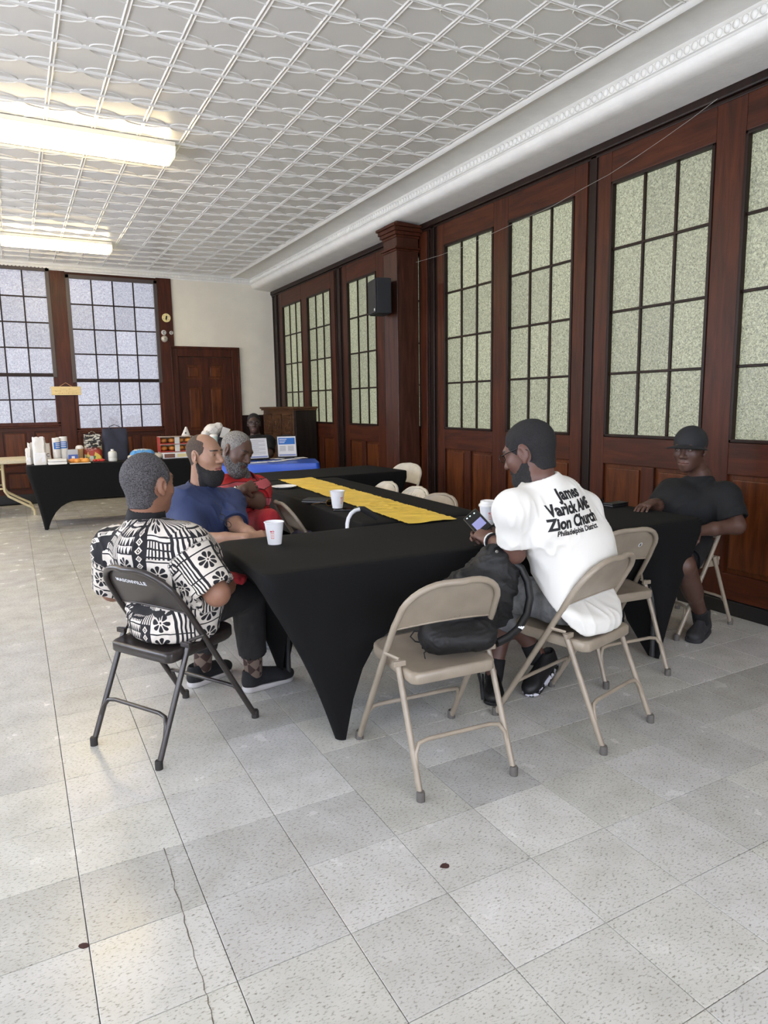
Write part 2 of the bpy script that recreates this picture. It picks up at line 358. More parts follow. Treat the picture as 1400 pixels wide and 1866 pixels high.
# ---- right wall: four folding partition doors with frosted panes
wr = struct(MB().box(4.03, 4.2, YF, YB+.2, 0, 3.46).build('wall_right', M_dark), 'dark wooden partition wall')
FX = 3.952      # face of stiles and rails
def door_leaf(n, w1, w2, label, e0=None, e1=None):
    """w1, w2: (far y, near y) of the two glazed openings; e0/e1 leaf edges"""
    d = sempty('door_%d' % n, label); Z0, Z1 = 1.108, 2.95
    e0 = e0 or w1[0]+.13; e1 = e1 or w2[1]-.13
    def bx(nm, y0, y1, z0, z1, m, x0=FX, x1=4.03, ch=.006): return MB().box(x0, x1, y0, y1, z0, z1, ch).build(nm, m, d)
    for a, b in ((e0, w1[0]), (w1[1], w2[0]), (w2[1], e1)): bx('stile', a, b, .1, 3.16, M_wood)
    for a, b in (w1, w2):
        bx('rail', a, b, Z1, 3.16, M_woodh); bx('rail', a, b, .905, Z0, M_woodh); bx('rail', a, b, .1, .27, M_woodh)
        md = (a+b)/2; bx('stile', md+.055, md-.055, .27, .905, M_wood)
        for p0, p1 in ((a, md+.055), (md-.055, b)):
            pn = MB(); pn.box(FX+.024, 4.02, p0, p1, .27, .905)
            o = .028; q0, q1 = p0-o, p1+o
            pn.box(FX+.010, FX+.03, q0, q1, .27+o, .905-o, .012); pn.build('panel', M_panel, d)
        fr = MB(); t = .022
        for y0, y1, z0, z1 in ((a, a-t, Z0, Z1), (b+t, b, Z0, Z1), (a, b, Z1-t, Z1), (a, b, Z0, Z0+t)): fr.box(FX-.008, 4.0, y0, y1, z0, z1, .005)
        fr.build('sash_frame', M_dark, d)
        ya, yb, za, zb = a-t, b+t, Z0+t, Z1-t; mw = .0095
        ys = [ya+(yb-ya)*k/3 for k in range(4)]; zs = [za+(zb-za)*k/4 for k in range(5)]
        for k in (1, 2): MB().box(3.965, 3.995, ys[k]-mw, ys[k]+mw, za, zb, .004).build('muntin', M_dark, d)
        for k in (1, 2, 3): MB().box(3.963, 3.994, ya, yb, zs[k]-mw, zs[k]+mw, .004).build('muntin', M_dark, d)
        pw, ph = (ya-yb)/3, (zb-za)/4
        key = round(pw, 3)
        if key not in PANE: PANE[key] = MB().box(-.003, .003, -pw/2, pw/2, -ph/2, ph/2).mesh('pane', M_glassR)
        for i in range(3):
            for k in range(4): link('pane', PANE[key], d, loc=(3.985, (ys[i]+ys[i+1])/2, (zs[k]+zs[k+1])/2))
    return d
PANE = {}
door_leaf(1, (10.88, 10.045), (9.82, 8.955), 'dark wooden partition door with frosted panes behind the piano')
door_leaf(2, (8.42, 7.59), (7.39, 6.56), 'wooden partition door with frosted panes behind the square column')
door_leaf(3, (6.09, 5.27), (5.06, 4.235), 'wooden partition door with frosted panes right of the square column')
door_leaf(4, (3.86, 3.005), (2.802, 1.947), 'wooden partition door with frosted panes behind the man in the cap')
door_leaf(5, (1.58, .75), (.55, -.28), 'nearest wooden partition door with frosted panes')
fr = sempty('trim_3', 'dark wooden posts and header framing the partition doors')
for a, b in ((YB, 11.01), (8.825, 8.55), (6.43, 6.22), (4.105, 3.99), (1.82, 1.71), (-.41, -.7)):
    mb = MB(); mb.box(3.975, 4.03, a, b, 0, 3.2); md = (a+b)/2
    mb.box(3.955, 4.0, md-.035, md+.035, 0, 3.2, .008); mb.box(3.965, 4.0, a, a-.03, 0, 3.2, .005); mb.box(3.965, 4.0, b, b+.03, 0, 3.2, .005)
    mb.build('post', M_dark, fr)
MB().box(3.955, 4.03, YF, YB, 3.16, 3.185, .006).box(3.935, 4.03, YF, YB, 3.185, 3.245, .012).build('header', M_dark, fr)
MB().box(3.958, 4.03, YF, -.7, 0, 3.16).build('end_panel', M_wood, fr)
struct(MB().box(3.945, 4.03, YF, YB, 0, .095, .008).build('baseboard_right', M_black), 'black baseboard under the partition doors')
# ---- square column
col = sempty('column', 'square dark wooden column carrying a black speaker')
CX0, CX1, CY0, CY1 = 3.665, 3.93, 6.56, 6.85
mb = MB().box(CX0, CX1, CY0, CY1, 0, 3.262, .006); mb.build('shaft', wood('column_wood', (50, 27, 20), (88, 52, 38), 'z', .3, coat=.2), col)
mb = MB()
for e, z0, z1 in ((.012, 2.965, 2.985), (.03, 2.985, 3.005), (.012, 3.10, 3.125), (.03, 3.125, 3.16), (.045, 3.16, 3.20), (.062, 3.20, 3.228)): mb.box(CX0-e, CX1+e*.6, CY0-e, CY1+e, z0, z1, .006)
mb.build('capital', M_wood, col)
MB().box(CX0-.015, CX1+.01, CY0-.015, CY1+.015, 0, .14, .006).build('plinth', M_wood, col)
# ---- back wall
wb = sempty('wall_back', 'back wall with cream plaster above and wood panelling below')
MB().box(XL, -.6, YB, YB+.15, 0, 3.46).build('plaster', M_plaster, wb)
mb = MB().box(2.32, 4.2, YB, YB+.15, 2.30, 3.46).box(3.33, 4.2, YB, YB+.15, 0, 2.30).box(2.26, 3.35, YB+.06, YB+.15, 0, 2.30)
mb.build('plaster', M_plaster, wb)
mb = MB().box(3.35, XR, YB-.02, YB, 0, 1.19, .004).box(3.35, XR, YB-.035, YB, 1.19, 1.22, .006); mb.build('dado', M_dark, wb)
# panelling under and around the windows (openings stay open for the glass)
W2 = (-.60, .575, 1.177, 3.314, 1.855); W1 = (.885, 2.06, 1.078, 3.243, 1.779)
mb = MB()
mb.box(-.6, .62, YB, YB+.15, 0, W2[2]-.03); mb.box(.84, 2.1, YB, YB+.15, 0, W1[2]-.03); mb.box(.575, .885, YB+.02, YB+.15, 0, 3.46); mb.box(2.06, 2.32, YB+.02, YB+.15, 0, 3.46)
mb.box(-.6, .58, YB, YB+.15, W2[3]+.0, 3.46); mb.box(.88, 2.08, YB, YB+.15, W1[3]+.02, 3.46)
mb.build('panel_backing', M_woodx, wb)
for a, b in ((.625, .835), (2.10, 2.325)): MB().box(a, b, YB-.03, YB+.05, 0, 3.34, .008).build('post', M_wood, wb)
def panels(x0, x1, zt, n):
    MB().box(x0, x1, YB-.02, YB+.01, zt-.10, zt-.03, .004).build('rail', M_woodx, wb)
    MB().box(x0, x1, YB-.02, YB+.01, .46, .545, .004).build('rail', M_woodx, wb); MB().box(x0, x1, YB-.02, YB+.01, .12, .2, .004).build('rail', M_woodx, wb)
    wd = (x1-x0)/n
    for k in range(n+1):
        c = x0+k*wd; MB().box(max(x0, c-.05), min(x1, c+.05), YB-.019, YB+.01, .2, zt-.1, .004).build('stile', M_wood, wb)
    for k in range(n):
        for z0, z1 in ((.2, .46), (.545, zt-.1)): MB().box(x0+k*wd+.075, x0+(k+1)*wd-.075, YB-.012, YB+.01, z0+.025, z1-.025, .01).build('panel', M_panel, wb)
panels(-.6, .625, W2[2]-.03, 3); panels(.835, 2.1, W1[2]-.03, 3)
for k, (x0, x1, zb, zt, zm) in ((1, W1), (2, W2)):
    wn = sempty('window_%d' % k, ('many-paned frosted sash window right of the hanging sign', 'many-paned frosted sash window left of the hanging sign')[k-1])
    fw = .055
    mb = MB()
    for a, b, c, d in ((x0-fw, x0, zm-.03, zt+fw), (x1, x1+fw, zm-.03, zt+fw), (x0-fw, x1+fw, zt, zt+fw)): mb.box(a, b, YB-.035, YB+.03, c, d, .006)
    mb.build('upper_frame', M_darkgrey, wn)
    mb = MB()
    for a, b, c, d in ((x0-fw, x0, zb-.03, zm-.03), (x1, x1+fw, zb-.03, zm-.03), (x0-fw, x1+fw, zb-.05, zb)): mb.box(a, b, YB-.025, YB+.03, c, d, .006)
    mb.build('lower_frame', M_wood, wn)
    MB().box(x0-.02, x1+.02, YB-.05, YB+.03, zb-.075, zb-.05, .008).build('sill', M_woodx, wn)
    MB().box(x0, x1, YB-.02, YB+.02, zm-.022, zm+.03, .005).build('meeting_rail', M_dark, wn)
    xs = [x0+(x1-x0)*i/4 for i in range(5)]
    for za, zc, nr, yy in ((zm+.03, zt, 4, YB+.0), (zb, zm-.022, 2, YB-.008)):
        zs = [za+(zc-za)*i/nr for i in range(nr+1)]
        for i in (1, 2, 3): MB().box(xs[i]-.010, xs[i]+.010, yy-.012, yy+.012, za, zc, .004).build('muntin', M_dark, wn)
        for i in range(1, nr): MB().box(x0, x1, yy-.013, yy+.011, zs[i]-.010, zs[i]+.010, .004).build('muntin', M_dark, wn)
        pm_ = MB().box(-(x1-x0)/8, (x1-x0)/8, -.002, .002, -(zc-za)/nr/2, (zc-za)/nr/2).mesh('pane', M_glassB)
        for i in range(4):
            for q in range(nr): link('pane', pm_, wn, loc=((xs[i]+xs[i+1])/2, yy, (zs[q]+zs[q+1])/2))
# six-panel door in its casing
d6 = sempty('door_6', 'brown six-panel door beside the back window')
mb = MB()
for a, b, c, d in ((2.264, 2.366, 0, 2.305), (3.225, 3.348, 0, 2.305), (2.366, 3.225, 2.16, 2.305)): mb.box(a, b, YB-.035, YB+.06, c, d, .008)
for a, b, c, d in ((2.255, 2.285, 0, 2.315), (3.327, 3.357, 0, 2.315), (2.255, 3.357, 2.285, 2.32)): mb.box(a, b, YB-.05, YB+.02, c, d, .008)
mb.build('casing', M_dark if False else M_wood, d6)
cols6 = ((2.49, 2.722), (2.84, 3.08)); rows6 = ((1.81, 2.035), (1.0, 1.69), (.27, .86))
mb = MB(); xs = [2.37, 2.49, 2.722, 2.84, 3.08, 3.22]
for a, b in ((2.37, 2.49), (2.722, 2.84), (3.08, 3.222)): mb.box(a, b, YB+.0, YB+.045, .01, 2.155)
for c0, c1 in cols6:
    for a, b in ((.01, .27), (.86, 1.0), (1.69, 1.81), (2.035, 2.155)): mb.box(c0, c1, YB+.0, YB+.045, a, b)
mb.build('door_leaf', M_wood, d6)
for c0, c1 in cols6:
    for z0, z1 in rows6:
        pb = MB().box(c0, c1, YB+.02, YB+.04, z0, z1); pb.box(c0+.035, c1-.035, YB+.004, YB+.03, z0+.035, z1-.035, .014); pb.build('panel', M_panel, d6)
MB().lathe([(.004, 0), (.022, .012), (.026, .03), (.018, .045), (.004, .05)], 12).xf(Matrix.Translation((3.15, YB, .98)) @ Matrix.Rotation(math.pi/2, 4, 'X')).build('door_knob', mat('brass', (150, 120, 70), .3, 1), d6, smooth=1)
struct(MB().box(XL, 2.264, YB-.03, YB+.05, 0, .14, .008).box(3.348, XR, YB-.03, YB+.05, 0, .14, .008).build('baseboard_back', M_black), 'dark baseboard of the back wall')
# ---- left and rear walls beyond the frame, glowing windows added to light the room
def plain_wall(name, label, axis, pos, lo, hi, wins, sgn):
    wl = sempty(name, label); t0, t1 = (pos-.15, pos) if sgn > 0 else (pos, pos+.15)
    def bx(mb, a, b, z0, z1, q0=t0, q1=t1):
        if axis == 'x': mb.box(q0, q1, a, b, z0, z1)
        else: mb.box(a, b, q0, q1, z0, z1)
    mb = MB(); e = lo
    for a, b, z0, z1 in wins:
        bx(mb, e, a, 0, 3.46); bx(mb, a, b, 0, z0); bx(mb, a, b, z1, 3.46); e = b
    bx(mb, e, hi, 0, 3.46); mb.build('plaster', M_plaster, wl)
    return wl
LW = [(YF+1.0+k*2.6, YF+2.5+k*2.6, 1.0, 3.0) for k in range(5)]
RW = [(-2.4, -1.1, 1.0, 3.0), (-.4, .9, 1.0, 3.0), (1.6, 2.9, 1.0, 3.0)]
plain_wall('wall_left', 'unseen cream plaster wall with added tall windows', 'x', XL, YF, YB+.15, LW, 1)
plain_wall('wall_front', 'unseen cream plaster wall with added tall windows', 'y', YF, XL, XR+.2, RW, 1)
for k, (axis, pos, (a, b, z0, z1)) in enumerate([('x', XL, q) for q in LW]+[('y', YF, q) for q in RW]):
    wn = sempty('window_%d' % (k+3), 'added glowing sash window out of view')
    def bx(mb, p0, p1, q0, q1, zz0, zz1):
        if axis == 'x': mb.box(pos+q0, pos+q1, p0, p1, zz0, zz1)
        else: mb.box(p0, p1, pos+q0, pos+q1, zz0, zz1)
    g = MB(); bx(g, a, b, -.08, -.075, z0, z1); g.build('pane', M_glassAdded, wn)
    mb = MB()
    for p0, p1, c, d in ((a, a+.06, z0, z1), (b-.06, b, z0, z1), (a, b, z0, z0+.06), (a, b, z1-.06, z1), (a, b, (z0+z1)/2-.03, (z0+z1)/2+.03), ((a+b)/2-.015, (a+b)/2+.015, z0, z1)): bx(mb, p0, p1, -.07, -.02, c, d)
    mb.build('sash_frame', M_wood, wn)
# ---- fluorescent lights under the ceiling
M_diff = emat('lit_diffuser', (255, 230, 178), LAMP_E); M_diffe = emat('lit_diffuser_end', (240, 236, 196), .9)
M_fix = mat('white_enamel', (225, 222, 210), .4)
def light(x0, x1, yc, label):
    t = thing('ceiling_light', label, 'light', ((x0+x1)/2, yc, ZC-.006), 0, 'fluorescent ceiling lights'); h = (x1-x0)/2; wd = .15
    MB().box(-h, h, -wd, wd, -.035, 0).build('housing', M_fix, t)
    sec = [(-wd, -.035), (-wd*.98, -.075), (-wd*.8, -.105), (wd*.8, -.105), (wd*.98, -.075), (wd, -.035)]
    MB().prism(sec, -h+.03, h-.03, 'x').build('diffuser', M_diff, t)
    for s in (-1, 1): MB().prism(sec, s*(h-.03), s*h, 'x').build('end_cap', M_diffe, t)
light(.07, 1.29, 5.98, 'lit fluorescent ceiling light, the nearer and larger of the two')
light(.05, 1.27, 9.72, 'lit fluorescent ceiling light nearest the back windows')
for a, b, lb in ((-1.5, .07, 'behind the camera'), (9.72, -2.6, 'nearest the back wall in the left row'), (5.98, -2.6, 'middle one of the left row')): light(b, b+1.22, a, 'added unseen fluorescent ceiling light '+lb)  # three fixtures out of view, added to brighten the room
# ================================================================ tables
M_span = mat('black_stretch_fabric', (10, 10, 11), .85, spec=.25, bump=.12, bscale=420)
M_blue = mat('blue_plastic_cover', (22, 78, 190), .32, bump=.5, bscale=14)
M_resin = mat('beige_resin', (196, 186, 160), .5, var=.06, vscale=60)
M_legm = mat('beige_leg_enamel', (205, 190, 150), .4)
M_tleg = mat('dark_leg_enamel', (44, 44, 46), .4)
M_steel = mat('beige_chair_enamel', (148, 136, 120), .34, spec=.6, var=.10, vscale=9, bump=.05, bscale=200)
M_steel2 = mat('pale_chair_enamel', (196, 188, 172), .35, spec=.6, var=.06, vscale=14)
M_brown = mat('dark_brown_chair_enamel', (46, 40, 38), .28, spec=.65, var=.12, vscale=10)
M_foot = mat('grey_rubber_foot', (92, 88, 84), .7)
M_footd = mat('dark_rubber_foot', (40, 37, 36), .7)
def rrect(L, W, r, n=6):
    pts = []
    for cx, cy, a0 in ((L/2-r, W/2-r, 0), (-L/2+r, W/2-r, 90), (-L/2+r, -W/2+r, 180), (L/2-r, -W/2+r, 270)):
        for k in range(n): a = math.radians(a0+90*k/(n-1)); pts.append((cx+r*math.cos(a), cy+r*math.sin(a)))
    return pts
def folding_table(loc, rz, L, W, label, inset=.32, top=.738, m=None):
    t = thing('folding_table', label, 'table', (loc[0], loc[1], 0), rz, 'folding tables'); m = m or M_resin
    P = rrect(L-.012, W-.012, .06); mb = MB(); n = len(P); vs = []
    for s, z in ((.985, top-.045), (1, top-.038), (1, top-.008), (.992, top-.002)): vs += [(x*s, y*s, z) for x, y in P]
    fs = [tuple(range(n-1, -1, -1)), tuple(range(3*n, 4*n))]
    for q in range(3): fs += [(q*n+i, q*n+(i+1) % n, (q+1)*n+(i+1) % n, (q+1)*n+i) for i in range(n)]
    mb.add(vs, fs).build('table_top', m, t, smooth=.6)
    lx, ly = L/2-inset, W/2-.045
    for sx in (-1, 1):
        for sy in (-1, 1): MB().tube([(sx*lx, sy*(ly-.06), top-.045), (sx*lx, sy*(ly-.05), .5), (sx*lx, sy*ly, .25), (sx*lx, sy*ly, .012)], .014, 8).build('leg', M_tleg, t, smooth=1)
        MB().tube([(sx*lx, -ly+.05, .5), (sx*lx, ly-.05, .5)], .011, 8).build('crossbar', M_tleg, t, smooth=1)
    return t
def spandex(loc, rz, L, W, label, inset=.32, top=.745, arch=.34, seed=1, tight=.11, push=None):
    """stretch cover: rounded top, sides pulled down to the four feet, arched hems between them"""
    r = .055; n = 7; prof = []          # list of (top point, hem point)
    fx, fy = L/2-inset, W/2-.012
    def hem(d): return .004+arch*(1-math.exp(-max(0, d)/tight))
    side = []
    corner = [(1, 1, 0), (-1, 1, 90), (-1, -1, 180), (1, -1, 270)]
    for ci, (sx, sy, a0) in enumerate(corner):
        cx, cy = sx*(L/2-r), sy*(W/2-r)
        for k in range(n):
            a = math.radians(a0+90*k/(n-1)); tp = (cx+r*math.cos(a), cy+r*math.sin(a))
            hp = (sx*fx+.034*math.cos(a), sy*(fy-.03)+.034*math.sin(a), .004); prof.append((tp, hp))
        nx, ny, _ = corner[(ci+1) % 4]
        long = (sy == ny); m = 26 if long else 12
        a = math.radians(a0+90); p0 = (cx+r*math.cos(a), cy+r*math.sin(a)); q0 = (sx*fx+.034*math.cos(a), sy*(fy-.03)+.034*math.sin(a))
        p1 = (nx*(L/2-r)+r*math.cos(a), ny*(W/2-r)+r*math.sin(a)); q1 = (nx*fx+.034*math.cos(a), ny*(fy-.03)+.034*math.sin(a))
        ln = math.dist(q0, q1)
        for k in range(1, m):
            u = k/m; u2 = .5-.5*math.cos(math.pi*u); u = .5*u+.5*u2
            d = min(u, 1-u)*ln; z = hem(d) if long else hem(d*.8)*.9
            bow = .02*math.sin(math.pi*u)
            prof.append(((p0[0]+(p1[0]-p0[0])*u, p0[1]+(p1[1]-p0[1])*u), (q0[0]+(q1[0]-q0[0])*u-(0 if long else -1)*0, q0[1]+(q1[1]-q0[1])*u, z)))
    N = len(prof); V = []; rows = 12
    V += [(p[0]*.9, p[1]*.86, top) for p, h in prof]
    V += [(p[0]*.992, p[1]*.98, top-.0005) for p, h in prof]
    V += [(p[0]*.9985, p[1]*.996, top-.004) for p, h in prof]
    for k in range(rows+1):
        v = k/rows
        for p, h in prof:
            e = max(0, (v-.09)/.91); e = e+.09*math.sin(math.pi*e)*(1 if h[2] < .05 else .3)      # straight over the table edge, then slightly hollow flanks
            V.append((p[0]+(h[0]-p[0])*e, p[1]+(h[1]-p[1])*e, (top-.012)+(h[2]-(top-.012))*v))
    if push:        # the cloth gives way to a chair shoved against it
        X, Y, R_ = push; Mw = Matrix.Translation((loc[0], loc[1], 0)) @ Matrix.Rotation(rz, 4, 'Z'); Mc = Matrix.Translation((X, Y, 0)) @ Matrix.Rotation(R_, 4, 'Z'); A_ = Mc.inverted() @ Mw; Ai = A_.inverted()
        for i, v in enumerate(V):
            p = A_ @ Vector(v)
            if v[1] > 0 or p.z > .73: continue
            need = .262-.6*min(p.z, .70)+.035; wx = min(1, max(0, (.31-abs(p.x))/.07)); wx *= min(1, max(0, (.735-p.z)/.06))
            if p.y < need: p.y += (need-p.y)*wx; V[i] = tuple(Ai @ p)
    F = [tuple(range(N))]
    for q in range(rows+3): F += [(q*N+i, q*N+(i+1) % N, (q+1)*N+(i+1) % N, (q+1)*N+i) for i in range(N)]
    o = MB().add(V, F).build('tablecloth', M_span, smooth=1.0, loc=(loc[0], loc[1], 0), rot=(0, 0, rz))
    return tag(o, label, 'tablecloth', 'black stretch table covers')
T1 = ((2.02, 2.815), -.02, 2.46, .77); T2 = ((2.035, 4.405), math.pi/2-.045, 2.335, .76); T3 = ((2.345, 6.01), .06, 1.83, .76); T4 = ((1.315, 9.04), -.03, 2.44, .76)
for (c, rz, L, W), nm, ins in ((T1, 'folding table under the nearest black cover, where the cane leans', .32), (T2, 'folding table under the black cover that carries the yellow runner', .32), (T3, 'folding table under the far black cover at the end of the yellow runner', .26), (T4, 'folding table under the black cover that carries the food', .17)):
    folding_table(c, rz, L, W, nm, ins)
spandex(*T1[:4], 'black stretch cover on the nearest table, beside the backpack chair', .32, arch=.47, tight=.085, push=(2.635, 2.535, -.1))
spandex(*T2[:4], 'black stretch cover on the long table under the yellow runner', .32, arch=.47)
spandex(*T3[:4], 'black stretch cover on the far table in front of the blue one', .26)
spandex(*T4[:4], 'black stretch cover on the food table below the back windows', .17)
# blue covered table
tb_c, tb_r, tb_L, tb_W = (2.40, 7.55), -.31, 1.3, .62
folding_table(tb_c, tb_r, tb_L, tb_W, 'small folding table under the blue plastic cover', .2, .735)
P = rrect(tb_L+.02, tb_W+.02, .05, 5); N = len(P); V = []; rb = random.Random(2)
rows = 7
V += [(x*.97, y*.95, .745) for x, y in P]+[(x*.998, y*.995, .744) for x, y in P]
for k in range(rows):
    v = k/(rows-1)
    for i, (x, y) in enumerate(P):
        q = 1+.035*v*(1+math.sin(i*2.3)*.8); V.append((x*q, y*(1+.06*v*(1+math.sin(i*2.3+1)*.8)), .738-.30*v))
F = [tuple(range(N))]
for q in range(rows+1): F += [(q*N+i, q*N+(i+1) % N, (q+1)*N+(i+1) % N, (q+1)*N+i) for i in range(N)]
tag(MB().add(V, F).build('tablecloth', M_blue, smooth=1.2, loc=(tb_c[0], tb_c[1], 0), rot=(0, 0, tb_r)), 'shiny blue plastic cover on the table by the piano', 'tablecloth')
# beige folding table at the left edge: wishbone legs
bt = thing('folding_table', 'bare beige folding table with curved legs at the left edge', 'table', (-.62, 10.3, 0), .03, 'folding tables')
P = rrect(1.52, .76, .05); n = len(P); mb = MB(); vs = []
for s, z in ((.985, .690), (1, .697), (1, .728), (.992, .735)): vs += [(x*s, y*s, z) for x, y in P]
fs = [tuple(range(n-1, -1, -1)), tuple(range(3*n, 4*n))]
for q in range(3): fs += [(q*n+i, q*n+(i+1) % n, (q+1)*n+(i+1) % n, (q+1)*n+i) for i in range(n)]
mb.add(vs, fs).build('table_top', M_resin, bt, smooth=.6)
for sx in (-1, 1):
    for sy in (-1, 1):
        x = sx*.52
        MB().tube([(x-sx*.07, sy*.26, .69), (x-sx*.07, sy*.26, .34), (x-sx*.03, sy*.26, .27), (x+sx*.12, sy*.26, .17), (x+sx*.22, sy*.26, .11), (x+sx*.25, sy*.26, .06), (x+sx*.25, sy*.26, .0)], .017, 8).build('leg', M_legm, bt, smooth=1)
        MB().tube([(x-sx*.17, sy*.26, .69), (x-sx*.17, sy*.26, .3), (x-sx*.22, sy*.26, .2)], .015, 8).build('leg_brace', M_legm, bt, smooth=1)
        for z in (.62, .37): MB().tube([(x-sx*.07, sy*.26, z), (x-sx*.17, sy*.26, z)], .012, 6).build('leg_rung', M_legm, bt, smooth=1)
# ================================================================ steel folding chairs
def make_chair(m, mf, label, ribbed=False):
    t = thing('folding_chair', label, 'chair', group='steel folding chairs')
    K = .60; Y0 = .262; HW = .213; ZT = .752; tr_ = .0125
    def fr(z): return Y0-K*z
    pts = [(-HW-.006, fr(.012), .012), (-HW-.004, fr(.2), .2), (-HW, fr(.45), .45), (-HW+.004, fr(.585), .585), (-HW+.010, fr(.62), .62)]
    for a in range(8):
        th = math.radians(180-90*a/7); x = -HW+.012+.145+.145*math.cos(th); z = ZT-.115+.115*math.sin(th); pts.append((x, fr(z)-.004*math.sin(th), z))
    pts += [(0, fr(ZT+.004)-.022, ZT+.004)]
    full = pts+[(-x, y, z) for x, y, z in pts[:-1][::-1]]
    MB().tube(full, tr_, 10).build('frame', m, t, smooth=1.2)
    for s in (-1, 1):
        MB().tube([(s*(HW-.018), -.263, .012), (s*(HW-.019), -.20, .16), (s*(HW-.02), -.075, .452)], .0115, 10).build('rear_leg', m, t, smooth=1.2)
        for yy, xx, rr in ((Y0-.006, HW+.006, .0165), (-.263, HW-.018, .0155)): MB().lathe([(rr, 0), (rr, .03), (rr*.86, .036)], 10, (s*xx, yy, 0)).build('foot_cap', mf, t, smooth=.6)
        MB().box(s*(HW-.045), s*(HW+.004), -.10, -.085, .435, .455, .003).tube([(s*(HW-.03), -.07, .452), (s*(HW+.008), fr(.47)-.004, .468)], .007, 6).build('hinge', m, t)
    U = lambda y0, z0, dz, hw, yk: [(-hw, y0, z0), (-hw+.004, y0+yk*.45, z0+dz*.6), (-hw+.022, y0+yk*.85, z0+dz*.93), (-hw+.06, y0+yk, z0+dz), (hw-.06, y0+yk, z0+dz), (hw-.022, y0+yk*.85, z0+dz*.93), (hw-.004, y0+yk*.45, z0+dz*.6), (hw, y0, z0)]
    MB().tube(U(-.225, .10, .085, HW-.022, .032), .0085, 8).build('stretcher', m, t, smooth=1.2)
    MB().tube(U(fr(.10), .10, .085, HW, -.05), .0085, 8).build('stretcher', m, t, smooth=1.2)
    # seat pan: dished top with rolled rim
    def outline(e):
        w0, w1 = .178-e, .196-e; y0, y1 = -.168+e, .215-e; P = []
        for cx, cy, r, a0 in ((w1-.09, y1-.09, .09, 0), (-w1+.09, y1-.09, .09, 90), (-w0+.03, y0+.03, .03, 180), (w0-.03, y0+.03, .03, 270)):
            for k in range(6): a = math.radians(a0+18*k); P.append((cx+r*math.cos(a), cy+r*math.sin(a)))
        return P
    sl = lambda y: .432+.05*y
    vs = []; rings = ((.004, -.042), (0, -.036), (0, -.006), (.006, 0), (.02, -.002), (.06, -.008), (.12, -.011))
    for e, dz in rings: vs += [(x, y, sl(y)+dz) for x, y in outline(e)]
    n = 24; vs.append((0, .02, .421)); b0 = (len(rings)-1)*n; fs = [(b0+i, b0+(i+1) % n, len(rings)*n) for i in range(n)]+[tuple(range(n-1, -1, -1))]
    for q in range(len(rings)-1): fs += [(q*n+i, q*n+(i+1) % n, (q+1)*n+(i+1) % n, (q+1)*n+i) for i in range(n)]
    MB().add(vs, fs).build('seat', m, t, smooth=.9)
    # back panel between the uprights, hollow, rolled lower lip
    def half(z):
        if z <= ZT-.115: return HW-.012
        q = (z-(ZT-.115))/.115; return HW-.012-.145+.145*math.sqrt(max(0, 1-q*q))
    mb = MB(); nu, nv = 17, 8; zb = .578
    for off, sgn in ((0, 1), (-.004, -1)):
        def pt(u, v):
            z = zb+(ZT-.002-zb)*v; x = (2*u-1)*half(z)*.995
            dish = .020*(1-(2*u-1)**2)*(1-.35*v); zz = z-.014*(1-v)*(1-(2*u-1)**2)*-1
            rib = .0018*math.sin(u*90) if ribbed else 0
            return (x, fr(z)-dish+off+.013+rib, zz-.010*(1-v))
        mb.grid(pt, nu if not ribbed else 90, nv)
    mb.build('backrest', m, t, smooth=1.2)
    lip = [((2*k/12-1)*(HW-.013), fr(zb)-.020*(1-(2*k/12-1)**2)+.010, zb-.010+.014*(1-(2*k/12-1)**2)) for k in range(13)]
    MB().tube(lip, .0045, 6).build('backrest_lip', m, t, smooth=1.2)
    return t
def place(t, x, y, rz, label=None):
    t.location = (x, y, 0); t.rotation_euler = (0, 0, rz)
    if label: t['label'] = label
    return t
ch0 = make_chair(M_steel, M_foot, 'empty beige folding chair holding the black backpack')
CH = {}
CH['pack'] = place(ch0, 1.36, 2.174, -.075)
CH['white'] = place(copy_tree(ch0), 2.06, 2.145, .254, 'beige folding chair under the man in the white T-shirt')
CH['mid'] = place(copy_tree(ch0), 2.635, 2.535, -.1, 'empty beige folding chair with a round white sticker on its back')
CH['cap'] = place(copy_tree(ch0), 3.525, 2.80, math.pi/2, 'folding chair under the man in the cap by the partition')
CH['side'] = place(copy_tree(ch0), 1.67, 4.25, -math.pi/2-.05, 'empty beige folding chair seen edge-on at the left of the runner table')
chb = make_chair(M_brown, M_footd, 'dark brown folding chair under the man in the patterned shirt')
CH['brown'] = place(chb, .511, 2.918, -1.035)
chp = make_chair(M_steel2, M_foot, 'pale folding chair beside the column at the end of the far table')
CH['col'] = place(chp, 3.40, 6.13, math.pi/2+.35)
CH['r1'] = place(copy_tree(chp), 2.40, 4.80, math.pi/2, 'pale folding chair farthest along the right side of the runner table')
CH['r3'] = place(copy_tree(ch0), 2.36, 3.93, math.pi/2+.12, 'beige folding chair nearest along the right side of the runner table')
CH['r2'] = place(make_chair(M_steel2, M_foot, 'pale folding chair with a ribbed back, middle one right of the runner table', True), 2.42, 4.38, math.pi/2)
CH['blue'] = place(copy_tree(chp), .80, 4.15, -2.30, 'pale folding chair under the man in the blue polo shirt')
CH['red'] = place(copy_tree(ch0), 1.20, 4.72, -2.25, 'folding chair under the man in the red striped shirt')
CH['far'] = place(copy_tree(ch0), 2.76, 8.85, math.pi-.25, 'folding chair under the man behind the blue table')
